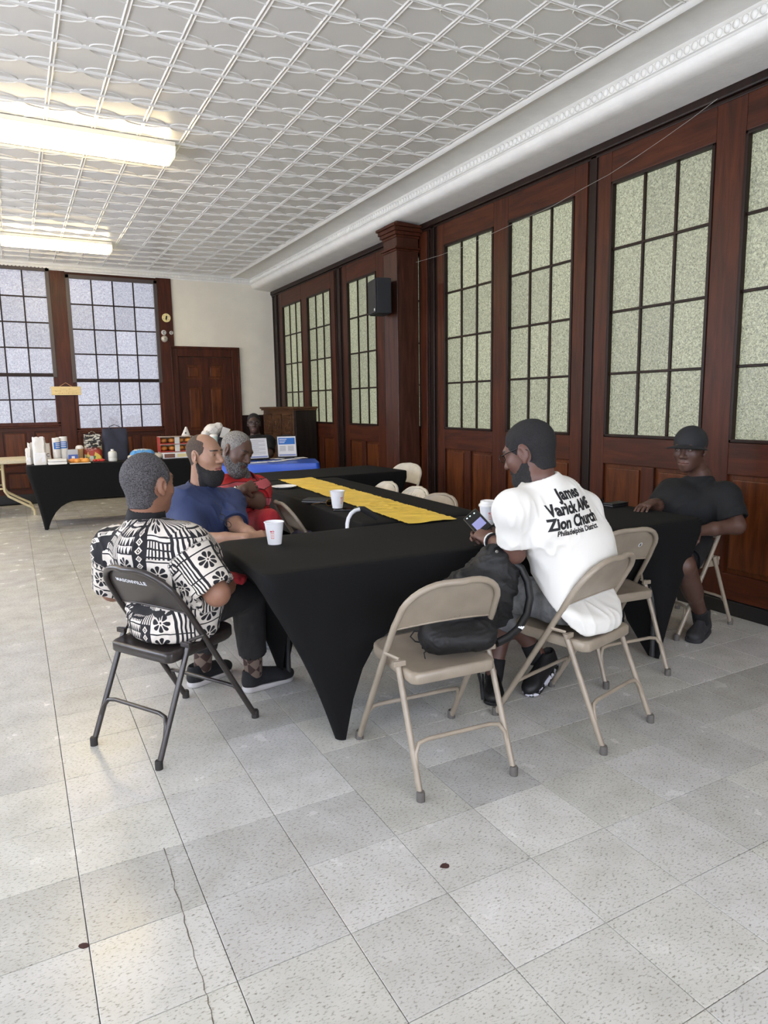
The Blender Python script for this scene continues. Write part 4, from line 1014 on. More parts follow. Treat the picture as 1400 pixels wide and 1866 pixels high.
            return field(base+ext, p)-s.hs*np.interp(mg, [-.012, 0, edge], [-.007, .0003, t])
        b = Fn(f, 'u'); r_ = .16*s.hs; b.lo = s.lp(0, .03, -.07)-r_*.9; b.hi = s.lp(0, .03, -.07)+r_*.9; b.k = .001
        V, F = sdf([b, Half(s.lp(0, 0, -.145-chin), -s.A[2]), Half(s.lp(0, -.03, 0), -s.A[1]), Half(s.lp(0, 0, .02), s.A[2])], res, 1); N = normals(V, F); V = V+N*(bump*wav(V, seed, 190., 4))[:, None]
        return s.part('beard', (V, F), m)
    def shirt(s, m, sec, slv=.55, r0=.088, r1=.075, t=.0, res=.007, fold=.006, ff=16., seed=1, name='shirt', hem=None, side=None, neckr=.066, shr=.082, uv=None, open_neck=None, kk=.06):
        J = s.J; sd = A_side(J) if side is None else V3(side); L = []
        for (p0, w0), (p1, w1) in zip(sec[:-1], sec[1:]): L.append(Tor(p0, p1, w0, w1, sd, kk))
        top = V3(sec[-1][0])
        for q in 'LR':
            L.append(Cap(top, J['sh'+q], shr*1.05, shr, .06)); L.append(Cap(J['neck']*.75+top*.25, J['sh'+q], .052, shr*.86, .05))
        L.append(Cap(top, J['neck'], .09, neckr+.004, .05))
        slv_pr = []
        for q in 'LR':
            e = J['sh'+q]+(J['el'+q]-J['sh'+q])*slv; a = J['sh'+q]
            c_ = Cap(a, e, r0, r1, .035, flat='b'); L.append(c_); slv_pr.append((q, a, e))
        for q, a, e in slv_pr:
            u = nrm(e-a); L.append(Cap(e-u*.022, e+u*.02, r1-.013, r1-.012, .003, 's', flat=True))
        nd = nrm(J['neck']-top) if open_neck is None else nrm(open_neck)
        L.append(Cap(J['neck']+nd*.006, J['neck']+nd*.12, .115, .12, .006, 's', flat=True)); L.append(Cap(J['neck']-nd*.035, J['neck']+nd*.05, neckr-.004, neckr-.002, .004, 's', flat=True))
        if hem is not None: L.append(Half(*hem))
        L += s.seat_cut(deep=True)
        V, F = sdf(L, res, 1); N0 = normals(V, F)
        V = folds(V, F, seed, fold, ff); s.shirt_VF = (V, F)
        u = uv(V) if uv else None
        return s.part(name, (V, F), m, uv=u)
    def trousers(s, m, thigh=.098, knee=.078, cuff=.062, end=.92, res=.009, fold=.006, seed=3, pelvis=(.17, .14, .13), name='trousers', bend=True):
        J = s.J; A = frame_of(nrm((J['knL']+J['knR'])/2-J['hip'])); L = [Ell(J['hip']+V3(0, 0, .015), pelvis, A, .05)]; ends = []
        for q in 'LR':
            hj = J['hip']+(A[0]*(.085 if q == 'R' else -.085)); L.append(Cap(hj, J['kn'+q], thigh, knee, .05))
            if end > 0:
                e = J['kn'+q]+(J['an'+q]-J['kn'+q])*end; L.append(Cap(J['kn'+q], e, knee*.98, cuff, .03, flat=True)); ends.append((J['kn'+q], e, cuff))
            else:
                L.pop(); e = hj+(J['kn'+q]-hj)*(-end); L.append(Cap(hj, e, thigh, knee, .05, flat='b')); ends.append((hj, e, knee))
        for a, e, r in ends:
            u = nrm(e-a); L.append(Cap(e-u*.025, e+u*.02, r-.009, r-.008, .003, 's', flat=True))
        L += s.seat_cut(off=.010)
        if getattr(s, 'pel_cut', None): L += s.pel_cut
        V, F = sdf(L, res, 1); V = folds(V, F, seed, fold, 14.); return s.part(name, (V, F), m)
    def tube_cloth(s, name, a, b, r0, r1, m, res=.005, k=.0, fold=.0): 
        V, F = sdf([Cap(a, b, r0, r1, .01, flat=True)], res, 1)
        if fold: V = folds(V, F, 5, fold, 30.)
        return s.part(name, (V, F), m)
def A_side(J): return nrm(J['shR']-J['shL'])
M_hair_grey = mat('curly_grey_hair', (98, 95, 97), .85, dark=(36, 34, 36), vscale=240, bump=1., bscale=330)
M_hair_black = mat('short_black_hair', (22, 20, 22), .8, var=.4, vscale=200, bump=.9, bscale=420)
M_hair_brown = mat('cropped_brown_hair', (84, 68, 56), .85, dark=(58, 47, 41), vscale=180, bump=.6, bscale=420)
M_hair_white = mat('cropped_white_hair', (150, 146, 140), .85, dark=(84, 78, 74), vscale=160, bump=.6, bscale=420)
M_beard = mat('dark_beard', (36, 34, 35), .85, dark=(16, 15, 16), vscale=160, bump=1., bscale=320)
M_beard_grey = mat('grey_beard', (112, 108, 106), .85, dark=(40, 37, 36), vscale=120, bump=1., bscale=320)
# ---------------------------------------------------------------- the man in the patterned shirt (seen from behind, left)
def tapa_mat():
    """white cloth printed with black leaf flowers, zigzags, lozenges and bars, in blocks"""
    m = bpy.data.materials.new('patterned_cloth'); nt, p = nodes(m); N, L = nt.nodes, nt.links
    def node(t, **k):
        n = N.new(t)
        for a, b in k.items(): setattr(n, a, b)
        return n
    def val(x):
        return x
    def M(op, a, b=None, c=None):
        n = node('ShaderNodeMath', operation=op)
        for i, q in enumerate((a, b, c)):
            if q is None: continue
            if isinstance(q, (int, float)): n.inputs[i].default_value = q
            else: L.new(q, n.inputs[i])
        return n.outputs[0]
    uv = node('ShaderNodeUVMap', uv_map='UVMap'); wn = node('ShaderNodeTexNoise'); wn.inputs['Scale'].default_value = 9; L.new(uv.outputs[0], wn.inputs['Vector'])
    sep = node('ShaderNodeSeparateXYZ'); L.new(uv.outputs[0], sep.inputs[0])
    wob = M('MULTIPLY', M('SUBTRACT', wn.outputs['Fac'], .5), .02)
    U = M('ADD', sep.outputs[0], wob); Vv = M('ADD', sep.outputs[1], wob)
    # columns of alternating width: flower columns .105 wide, ornament columns .055 wide
    per = .165; cu = M('DIVIDE', U, per); ci = M('FLOOR', cu); fu = M('MULTIPLY', M('FRACT', cu), per)      # metres in period
    isF = M('LESS_THAN', fu, .108)
    row = .098; vs_ = M('ADD', Vv, M('MULTIPLY', M('MODULO', M('ABSOLUTE', ci), 2), .031)); cv = M('DIVIDE', vs_, row); ri = M('FLOOR', cv); fv = M('MULTIPLY', M('FRACT', cv), row)
    h1 = M('FRACT', M('MULTIPLY', M('SINE', M('ADD', M('MULTIPLY', ci, 12.9), M('MULTIPLY', ri, 78.2))), 43758.5))
    # flower cell
    x = M('SUBTRACT', fu, .054); y = M('SUBTRACT', fv, .049); r = M('SQRT', M('ADD', M('MULTIPLY', x, x), M('MULTIPLY', y, y))); th = M('ARCTAN2', y, x)
    pet = M('POWER', M('ABSOLUTE', M('COSINE', M('MULTIPLY', th, 4))), .9); rr = M('DIVIDE', r, .042)
    prof = M('MULTIPLY', pet, M('SINE', M('MINIMUM', M('MULTIPLY', M('POWER', rr, 1.3), 3.14159), 3.14159)))
    flower = M('MULTIPLY', M('GREATER_THAN', prof, .42), M('LESS_THAN', r, .042))
    core = M('LESS_THAN', r, .004); flower = M('MAXIMUM', flower, core)
    # zigzag cell
    zz = M('ABSOLUTE', M('SUBTRACT', M('FRACT', M('DIVIDE', x, .022)), .5)); zig = M('GREATER_THAN', M('MULTIPLY', zz, 2), M('FRACT', M('DIVIDE', fv, .033)))
    # comb / bars cell
    bars = M('MULTIPLY', M('GREATER_THAN', M('FRACT', M('DIVIDE', x, .015)), .5), M('LESS_THAN', M('ABSOLUTE', y), .036)); cross = M('LESS_THAN', M('FRACT', M('DIVIDE', y, .03)), .22); comb = M('MAXIMUM', bars, cross)
    pick1 = M('GREATER_THAN', h1, .62); pick2 = M('GREATER_THAN', h1, .84)
    cellF = M('ADD', M('MULTIPLY', flower, M('SUBTRACT', 1, pick1)), M('MULTIPLY', pick1, M('ADD', M('MULTIPLY', zig, M('SUBTRACT', 1, pick2)), M('MULTIPLY', comb, pick2))))
    # ornament column: lozenges or bars
    x2 = M('ABSOLUTE', M('SUBTRACT', fu, .1365)); y2 = M('ABSOLUTE', M('SUBTRACT', M('MULTIPLY', M('FRACT', M('DIVIDE', fv, .0327)), .0327), .01635))
    dd = M('ADD', x2, y2); loz = M('MULTIPLY', M('LESS_THAN', dd, .0155), M('GREATER_THAN', dd, .0085)); dot = M('LESS_THAN', dd, .004)
    lozW = M('MAXIMUM', loz, dot); st = M('GREATER_THAN', M('FRACT', M('DIVIDE', M('SUBTRACT', fu, .108), .0145)), .48)
    pk3 = M('GREATER_THAN', M('FRACT', M('MULTIPLY', h1, 7.3)), .6); cellO = M('SUBTRACT', 1, M('ADD', M('MULTIPLY', lozW, M('SUBTRACT', 1, pk3)), M('MULTIPLY', st, pk3)))
    edge = M('MAXIMUM', M('LESS_THAN', fv, .0055), M('MAXIMUM', M('LESS_THAN', fu, .0055), M('LESS_THAN', M('ABSOLUTE', M('SUBTRACT', fu, .108)), .004)))
    blk = M('MAXIMUM', edge, M('ADD', M('MULTIPLY', cellF, isF), M('MULTIPLY', cellO, M('SUBTRACT', 1, isF)))); blk = M('MINIMUM', blk, 1)
    mx = node('ShaderNodeMix', data_type='RGBA'); L.new(blk, mx.inputs['Factor']); mx.inputs['A'].default_value = s2l((208, 200, 190)); mx.inputs['B'].default_value = s2l((22, 21, 26)); L.new(mx.outputs['Result'], p.inputs['Base Color'])
    sp = node('ShaderNodeTexNoise'); sp.inputs['Scale'].default_value = 500; L.new(uv.outputs[0], sp.inputs['Vector']); b = node('ShaderNodeBump'); b.inputs['Strength'].default_value = .2; b.inputs['Distance'].default_value = .002; L.new(sp.outputs['Fac'], b.inputs['Height']); L.new(b.outputs[0], p.inputs['Normal'])
    p.inputs['Roughness'].default_value = .85; return m
f = nrm((.86, .51, 0)); rt = V3(.51, -.86, 0)
a = Person('seated older man in a black and white patterned shirt, seen from behind', (.49, 2.91), 'brown')
hipA = V3(.53, 2.925, .535); hd = P(270, 886, 2.88); nk = P(266, 948, 2.90)
J = dict(hip=hipA, belly=hipA+V3(.03, .03, .15), chest=P(268, 1010, 2.90), neck=nk, shL=P(212, 1000, 2.99), shR=P(338, 1000, 2.78), elL=P(206, 1075, 3.09), elR=P(396, 1082, 2.74), wrL=(.70, 3.16, .62), wrR=(.80, 2.99, .60), knL=(.76, 3.28, .53), knR=(.90, 3.08, .53), anL=(.735, 3.375, .10), anR=(.935, 3.165, .10))
a.body(J, (140, 100, 80), 1.05, head=(hd, rot_frame(frame_of((.80, .60, 0)), pitch=.05)), hands=[('R', (.4, .7, -.3), (0, -.2, 1), -1, (.5, .5, .3), {}), ('L', (.7, .2, -.3), (0, 0, 1), 1, (.5, .5, .3), {})], lip=(120, 76, 66), brow=(70, 64, 60), arm=1.08)
a.hair(M_hair_grey, .009, line=[-.9, -.9, -.045, -.028, .006, .026, .050, .056, .050, .045, .045], bump=.0018, bf=230., edge=.03, res=.0035)
def uvA(V):
    ax0, ax1 = hipA, J['chest']; out = np.zeros((len(V), 2)); q = V-np.array([.49, 2.96, 0]); fr = np.array([f, -rt])
    ang = np.arctan2(q@rt, -(q@f)); out[:, 0] = ang*.205+.049; out[:, 1] = V[:, 2]-.02
    for k, s0 in (('R', 1), ('L', -1)):
        s_, e = a.J['sh'+k], a.J['el'+k]; u = nrm(e-s_); w = V-s_; t = w@u; rad = np.linalg.norm(w-np.outer(t, u), axis=1)
        o1 = nrm(np.cross(u, V3(0, 0, 1))); o2 = np.cross(u, o1)
        m = (t > .035) & (rad < .108) & ((V-V3(.49, 2.96, 0))@rt*s0 > .13); an = np.arctan2(w@o2, w@o1); out[m, 0] = an[m]*.088+.33; out[m, 1] = t[m]+.3
    return out
M_tapa = tapa_mat()
a.shirt(M_tapa, [(hipA+V3(0, 0, -.055), (.205, .165)), (hipA+V3(.012, .01, .08), (.215, .180)), (hipA+V3(.02, .03, .19), (.215, .17)), (J['chest'], (.195, .135))], slv=.93, r0=.096, r1=.088, res=.006, fold=.007, ff=15, seed=2, uv=uvA, side=rt, neckr=.070, shr=.086)
M_blackcloth = mat('black_cotton', (13, 13, 16), .85, bump=.1, bscale=300)
cb = nrm(hd-nk)
V, F = sdf([Cap(nk-cb*.012, nk+cb*.048, .086, .074, .01, flat=True), Cap(nk-cb*.03, nk+cb*.07, .078, .066, .003, 's', flat=True), Cap(nk+f*.09-cb*.05, nk+f*.09+cb*.08, .034, .05, .004, 's', flat=True)], .004, 1)
a.part('collar', (V, F), M_blackcloth)
M_trou = mat('black_trousers', (34, 33, 34), .8, var=.15, vscale=30, bump=.2, bscale=250)
a.trousers(M_trou, .10, .085, .066, .80, pelvis=(.19, .16, .11))
def argyle():
    m = bpy.data.materials.new('argyle_sock'); nt, p = nodes(m); N, L = nt.nodes, nt.links
    tc = N.new('ShaderNodeTexCoord'); mp = N.new('ShaderNodeMapping'); mp.inputs['Rotation'].default_value = (0, .78, .3); mp.inputs['Scale'].default_value = (22, 22, 22); L.new(tc.outputs['Object'], mp.inputs[0])
    ck = N.new('ShaderNodeTexChecker'); ck.inputs['Color1'].default_value = s2l((58, 40, 36)); ck.inputs['Color2'].default_value = s2l((112, 96, 86)); ck.inputs['Scale'].default_value = 1; L.new(mp.outputs[0], ck.inputs[0]); L.new(ck.outputs[0], p.inputs['Base Color']); p.inputs['Roughness'].default_value = .9; return m
M_sock = argyle()
for q in 'LR':
    an, kn = V3(J['an'+q]), V3(J['kn'+q]); a.tube_cloth('sock', an+V3(0, 0, -.03), an+(kn-an)*.42, .042, .052, M_sock)
M_sn = mat('black_knit_shoe', (24, 24, 27), .8, bump=.4, bscale=160); M_so = mat('grey_white_sole', (188, 184, 184), .6, var=.06)
add_shoe(a.root, a.loc, (.872, 3.15), (1.15, 3.205), M_sn, M_so); add_shoe(a.root, a.loc, (.655, 3.335), (.88, 3.465), M_sn, M_so)
# ---------------------------------------------------------------- the man in the white T-shirt
M_tee = mat('white_cotton', (222, 220, 214), .85, bump=.08, bscale=300)
e = Person('seated man in a white lettered T-shirt looking at his phone', (2.06, 2.12), 'white')
hipE = V3(2.06, 2.125, .535); e.pel_cut = [Half(V3(2.06, 2.125, .535)+V3(-.3, .955, 0)*-.02, (.3, -.955, -.2))]; fE = nrm((-.30, .955, 0)); rE = V3(.955, .30, 0); hd = P(967, 826, 2.84); nk = P(984, 872, 2.80)
J = dict(hip=hipE, belly=hipE+V3(-.03, .02, .18), chest=P(1003, 935, 2.82), neck=nk, shL=P(936, 928, 2.71), shR=P(1062, 928, 2.96), elL=P(936, 1006, 2.80), elR=P(1030, 1000, 3.22), wrL=P(893, 984, 2.98), wrR=P(905, 985, 3.13), knL=(1.93, 2.62, .50), knR=(2.12, 2.64, .50), anL=(2.16, 2.50, .16), anR=(1.93, 2.55, .09))
e.body(J, (96, 66, 56), 1.03, head=(hd, rot_frame(frame_of((-.40, .91, 0)), pitch=.36)), hands=[('L', P(872, 966, 3.06)-P(893, 984, 2.98), (-.5, -.6, .5), 1, (.9, .9, .5), dict(tcurl=.1)), ('R', P(872, 968, 3.12)-P(905, 985, 3.13), (.2, .8, .3), 1, (.7, .7, .4), {})], lip=(92, 58, 52), brow=(26, 20, 20), arm=1.06)
e.hair(M_hair_black, .009, line=[-.9, -.9, -.055, -.035, .002, .016, .050, .074, .082, .085, .085], bump=.001)
e.beard(M_beard, .006, chin=.012)
e.shirt(M_tee, [(hipE+V3(0, 0, -.075), (.200, .165)), (hipE+V3(0, .0, .06), (.205, .170)), (hipE+V3(-.03, .015, .22), (.198, .155)), (J['chest'], (.19, .125))], slv=.78, r0=.072, r1=.068, res=.006, fold=.005, ff=16, seed=12, side=rE, neckr=.066, shr=.067, hem=(hipE+V3(0, 0, -.03), nrm(V3(fE[0]*.95-.25, fE[1]*.95, -1))))
# lettering on the back
sh_tree = BVHTree.FromPolygons(e.shirt_VF[0].tolist(), e.shirt_VF[1].tolist())
ori = P(1035, 935, 2.68)
def line_basis(p0, p1):
    """text plane through two picture points at equal depth, facing the camera a little from the left"""
    x = Vector(P(p1[0], p1[1], 2.78)-P(p0[0], p0[1], 2.60)).normalized(); z = Vector(CAM-ori); z.z = 0; z.normalize(); y = z.cross(x).normalized(); z = x.cross(y); return x, y, z
bx, by, bz = line_basis((1015, 930), (1090, 908))
for body, px, size, sx, off in (('James', (1056, 907), .062, .82, .0026), ('Varick AME', (1059, 933), .063, .80, .0028), ('Zion Church', (1065, 958), .063, .80, .0028), ('Philadelphia District', (1071, 970), .029, .90, .001)):
    me = text_mesh(body, size, off=off, sx=sx, space=1.0); o3 = P(px[0], px[1], 2.70)
    Mx = Matrix(((bx.x, by.x, bz.x, o3[0]), (bx.y, by.y, bz.y, o3[1]), (bx.z, by.z, bz.z, o3[2]), (0, 0, 0, 1)))
    project(me, sh_tree, Mx, .0016); me.materials.append(M_blackp); e.mesh('lettering', me, part_of(e.root, 'shirt'))
M_jean = mat('grey_denim', (140, 141, 142), .85, dark=(104, 105, 109), vscale=22, bump=.3, bscale=350)
e.trousers(M_jean, .095, .086, .084, .55, pelvis=(.15, .09, .08))
M_glf = mat('black_plastic_frame', (18, 16, 16), .25); M_lens = mat('clear_lens', (180, 170, 160), .05, trans=.95)
def spectacles(pe, m=M_glf, z=.016):
    g = MB()
    for sd in (-1, 1):
        ring = [pe.lp(sd*.034+.023*math.cos(t), .113-.25*abs(sd*.034+.023*math.cos(t))**1.5, z+.016*math.sin(t)) for t in np.linspace(0, 2*math.pi, 15)[:-1]]
        g.tube(ring, .0018, 6, closed=True); g.tube([pe.lp(sd*.057, .098, z+.008), pe.lp(sd*.079, .05, z+.010), pe.lp(sd*.083, -.004, z+.012), pe.lp(sd*.080, -.03, z-.008)], .0022, 6)
    g.tube([pe.lp(-.011, .117, z+.004), pe.lp(0, .121, z+.007), pe.lp(.011, .117, z+.004)], .0018, 6)
    return pe.mesh('glasses', g.mesh('glasses', m, 1.2))
spectacles(e)
M_run = bpy.data.materials.new('black_white_shoe'); nt, p = nodes(M_run); tn = nt.nodes.new('ShaderNodeTexNoise'); tn.inputs['Scale'].default_value = 38; tn.inputs['Detail'].default_value = 1; tcn = nt.nodes.new('ShaderNodeTexCoord'); nt.links.new(tcn.outputs['Object'], tn.inputs['Vector']); rp = nt.nodes.new('ShaderNodeValToRGB'); rp.color_ramp.interpolation = 'CONSTANT'; rp.color_ramp.elements[0].color = s2l((20, 20, 24)); rp.color_ramp.elements[1].position = .54; rp.color_ramp.elements[1].color = s2l((205, 205, 215)); nt.links.new(tn.outputs['Fac'], rp.inputs[0]); nt.links.new(rp.outputs[0], p.inputs['Base Color'])
M_blk = mat('black_leather_shoe', (20, 20, 22), .5)
add_shoe(e.root, e.loc, (2.27, 2.50), (1.93, 2.37), M_blk, M_run, 'runner', pitch=-.30, lift=.085)
add_shoe(e.root, e.loc, (1.99, 2.63), (1.83, 2.41), M_blk, M_blk, 'flat')
for q in 'LR':
    an, kn = V3(J['an'+q]), V3(J['kn'+q]); e.tube_cloth('sock', an+V3(0, 0, -.04), an+(kn-an)*.16, .043, .044, M_blackcloth)
# ---------------------------------------------------------------- the man in the cap
c_ = Person('seated man in a black cap, black T-shirt and shorts by the partition', (3.53, 2.8), 'cap')
hipF = V3(3.545, 2.80, .535); hd = P(1258, 820, 4.10); nk = P(1276, 869, 4.17); rF = V3(-.25, .968, 0)
J = dict(hip=hipF, belly=hipF+V3(-.02, -.01, .17), chest=P(1275, 925, 4.17), neck=nk, shL=P(1322, 906, 4.0), shR=P(1226, 900, 4.28), elL=P(1342, 958, 3.93), elR=P(1208, 925, 4.19), wrL=P(1273, 968, 3.85), wrR=P(1188, 917, 4.05), knL=tuple(pz(1246, 1030, .49)), knR=(3.12, 2.95, .50), anL=(3.475, 2.575, .11), anR=(3.2, 2.98, .10))
c_.body(J, (84, 58, 48), 1.02, head=(hd, rot_frame(frame_of((-.96, -.28, 0)), pitch=.10)), hands=[('L', (-.9, .15, -.15), (.1, -.3, 1), -1, (.5, .6, .4), {}), ('R', (-.85, -.2, -.05), (0, 0, 1), 1, (.35, .4, .3), {})], lip=(100, 66, 56), brow=(46, 31, 26), open_=.0046, arm=1.1)
M_blkT = mat('black_tshirt_cotton', (9, 10, 13), .85, bump=.1, bscale=300)
c_.shirt(M_blkT, [(hipF+V3(0, 0, -.06), (.19, .15)), (hipF+V3(0, 0, .08), (.19, .155)), (hipF+V3(-.02, 0, .2), (.19, .145)), (J['chest'], (.19, .125))], slv=.80, r0=.084, r1=.082, res=.007, fold=.007, seed=21, side=-rF, neckr=.064, shr=.076)
c_.trousers(M_blackcloth, .105, .084, .08, -.86, pelvis=(.18, .15, .11))
for q in 'LR':
    an, kn = V3(J['an'+q]), V3(J['kn'+q]); c_.tube_cloth('sock', an+V3(0, 0, -.04), an+(kn-an)*.14, .045, .045, M_blackcloth)
M_hi = mat('black_suede_shoe', (40, 40, 43), .75, var=.15, vscale=40)
add_shoe(c_.root, c_.loc, (3.555, 2.60), (3.22, 2.47), M_hi, M_hi, 'boot', mlace=M_blackcloth); add_shoe(c_.root, c_.loc, (3.27, 3.0), (3.0, 2.93), M_hi, M_hi, 'boot')
# cap
M_cap = mat('black_cap_cotton', (30, 31, 34), .8, bump=.12, bscale=300)
L = [Ell(c_.lp(0, -.010, .044), (.092, .115, .099), c_.A, .02), Fn(lambda p: (.012+.20*((p-c_.c)@c_.A[1])-((p-c_.c)@c_.A[2]))*.9), Ell(c_.lp(0, -.010, .040), (.084, .104, .088), c_.A, .004, 's')]
c_.part('cap_crown', sdf(L, .005, 1), M_cap)
def brim(u, v):
    a_ = (u-.5)*2.3; r0, r1 = .104, .104+.076*math.cos(a_*.72)**1; r = r0-.012+(r1-r0+.012)*v; return c_.lp(.088*math.sin(a_)*(r/.098)*.98, -.012+r*math.cos(a_)*1.06, .050-.010*v-.030*abs(math.sin(a_))**2)
mb = MB(); mb.grid(brim, 19, 7); n_ = len(mb.v); mb.v += [tuple(Vector(v)-Vector(c_.A[2])*.004) for v in mb.v]; mb.f += [tuple(i+n_ for i in f_[::-1]) for f_ in mb.f]
c_.mesh('cap_brim', mb.mesh('cap_brim', M_cap, 1.2))
# ---------------------------------------------------------------- the man in the blue polo
b = Person('seated bearded man in a navy blue polo shirt, turned to the right', (.87, 4.08), 'blue')
hipB = V3(.86, 4.08, .535); hd = P(373, 832, 3.98); nk = P(366, 893, 4.04); rB = nrm((-.72, -.69, 0)); fB = nrm((.69, -.72, 0))
J = dict(hip=hipB, belly=hipB+V3(.03, -.03, .17), chest=P(372, 930, 4.03), neck=nk, shL=P(418, 918, 4.16), shR=P(335, 915, 3.92), elL=P(430, 958, 3.98), elR=P(352, 983, 3.76), wrL=P(468, 978, 3.72), wrR=P(452, 980, 3.66), knL=(1.27, 3.87, .53), knR=(1.12, 3.74, .53), anL=(1.28, 3.87, .09), anR=(1.14, 3.76, .09))
b.body(J, (158, 120, 98), 1.02, head=(hd, rot_frame(frame_of((.62, -.78, 0)), pitch=.02)), hands=[('R', (.9, -.05, .05), (-.1, -.6, .8), 1, (.3, .4, .3), {}), ('L', (.75, -.3, -.05), (.2, -.3, .9), -1, (.5, .5, .3), {})], lip=(150, 92, 84), brow=(58, 46, 40), open_=.0040, arm=.98)
b.hair(M_hair_brown, .0022, line=[-.9, -.9, -.9, -.045, -.006, .020, .044, .046, .030, -.01, -.045], bump=.0004, edge=.05, rag=.007)
b.beard(M_beard, .011, top=[-.01, -.02, -.050, -.068, -.078, -.080], mous=False, chin=.030)
M_navy = mat('navy_pique', (44, 56, 92), .8, var=.12, vscale=7, bump=.18, bscale=420)
b.shirt(M_navy, [(hipB+V3(0, 0, -.06), (.19, .155)), (hipB+V3(.02, -.02, .09), (.195, .165)), (hipB+V3(.03, -.03, .2), (.19, .15)), (J['chest'], (.185, .125))], slv=.92, r0=.090, r1=.080, res=.007, fold=.008, ff=14, seed=31, side=rB, neckr=.064, shr=.080)
cb = nrm(hd-nk)
V, F = sdf([Cap(nk-cb*.025, nk+cb*.052, .122, .073, .01, flat=True), Cap(nk-cb*.06, nk+cb*.075, .112, .062, .003, 's', flat=True), Box3(nk+fB*.09-cb*.01, (.016, .04, .09), frame_of(fB), .005, .004, 's')], .0045, 1)
b.part('collar', (V, F), M_navy)
M_dnavy = mat('dark_navy_trousers', (28, 32, 44), .85, bump=.15, bscale=250)
b.trousers(M_dnavy, .095, .078, .065, .92)
M_gshoe = mat('grey_shoe', (96, 98, 104), .6); add_shoe(b.root, b.loc, (1.08, 3.83), (1.26, 3.62), M_gshoe, M_gshoe); add_shoe(b.root, b.loc, (1.22, 3.95), (1.40, 3.75), M_gshoe, M_gshoe)
# spectacles hanging from the placket
g = MB(); go = P(402, 938, 3.86); gx = Vector(P(418, 958, 3.84)-go).normalized(); gy = Vector((gx.z, 0, -gx.x)).normalized()
for k in (0, 1):
    cc = Vector(go)+gx*(.02+.052*k); g.tube([cc+gx*(.022*math.cos(t))+gy*(.014*math.sin(t)) for t in np.linspace(0, 2*math.pi, 13)[:-1]], .0022, 6, closed=True)
g.tube([Vector(go)-gx*.005, Vector(go)+gx*.0-gy*.03-gx*.03, Vector(go)-gx*.09-gy*.02], .002, 6)
b.mesh('hanging_glasses', g.mesh('hanging_glasses', M_glf, 1.2))
# ---------------------------------------------------------------- the man in the red polo
r = Person('seated man in a red striped polo shirt with folded arms, head bowed', (1.2, 4.68), 'red')
hipR = V3(1.20, 4.68, .535); hd = P(430, 824, 4.52); nk = P(441, 876, 4.62); rR = nrm((-.68, -.73, 0)); fR = nrm((.73, -.68, 0))
J = dict(hip=hipR, belly=hipR+V3(.05, -.05, .15), chest=P(436, 905, 4.60), neck=nk, shL=P(468, 893, 4.75), shR=P(398, 890, 4.48), elL=P(470, 915, 4.50), elR=P(408, 915, 4.33), wrL=P(430, 905, 4.30), wrR=P(444, 891, 4.30), knL=P(489, 950, 4.25), knR=(1.25, 4.25, .53), anL=(1.42, 4.42, .10), anR=(1.2, 4.22, .09))
r.body(J, (92, 66, 54), 1.05, head=(hd, rot_frame(frame_of((.50, -.86, 0)), pitch=.34, roll=-.22)), hands=[('R', (.6, .3, .1), (.2, -.9, .4), 1, (.5, .6, .3), {}), ('L', (-.8, .1, .05), (.2, -.9, .4), -1, (.5, .6, .3), {})], lip=(92, 60, 54), brow=(52, 44, 42), open_=.0016, arm=1.12, bres=.010)
r.hair(M_hair_white, .006, line=[-.9, -.9, -.05, -.03, .004, .018, .042, .058, .06, .055, .05], bump=.0006)
r.beard(M_beard_grey, .009, chin=.016)
def stripe_mat():
    m = bpy.data.materials.new('red_striped_pique'); nt, p = nodes(m); N, L = nt.nodes, nt.links
    geo = N.new('ShaderNodeNewGeometry'); sx = N.new('ShaderNodeSeparateXYZ'); L.new(geo.outputs['Position'], sx.inputs[0]); nz = N.new('ShaderNodeTexNoise'); nz.inputs['Scale'].default_value = 6; L.new(geo.outputs['Position'], nz.inputs['Vector'])
    ad = N.new('ShaderNodeMath'); ad.operation = 'MULTIPLY_ADD'; L.new(nz.outputs['Fac'], ad.inputs[0]); ad.inputs[1].default_value = .035; L.new(sx.outputs[2], ad.inputs[2])
    fr = N.new('ShaderNodeMath'); fr.operation = 'DIVIDE'; L.new(ad.outputs[0], fr.inputs[0]); fr.inputs[1].default_value = .115; f2 = N.new('ShaderNodeMath'); f2.operation = 'FRACT'; L.new(fr.outputs[0], f2.inputs[0])
    rp = N.new('ShaderNodeValToRGB'); rp.color_ramp.interpolation = 'CONSTANT'; cr = rp.color_ramp; L.new(f2.outputs[0], rp.inputs[0])
    cols = [(0, (176, 32, 36)), (.40, (30, 14, 16)), (.44, (196, 92, 100)), (.86, (30, 14, 16)), (.90, (176, 32, 36))]
    cr.elements[0].color = s2l(cols[0][1]); cr.elements[1].position = cols[1][0]; cr.elements[1].color = s2l(cols[1][1])
    for pos, c in cols[2:]: el = cr.elements.new(pos); el.color = s2l(c)
    L.new(rp.outputs[0], p.inputs['Base Color']); p.inputs['Roughness'].default_value = .85; return m
M_stripe = stripe_mat(); M_redc = mat('red_cotton', (150, 26, 36), .85, bump=.2, bscale=200, var=.15, vscale=12)
r.shirt(M_stripe, [(hipR+V3(.02, -.02, -.04), (.195, .18)), (hipR+V3(.09, -.09, .09), (.215, .215)), (hipR+V3(.06, -.06, .2), (.205, .18)), (J['chest'], (.195, .135))], slv=.80, r0=.092, r1=.088, res=.008, fold=.006, seed=41, side=rR, neckr=.066, shr=.084)
cb = nrm(hd-nk)
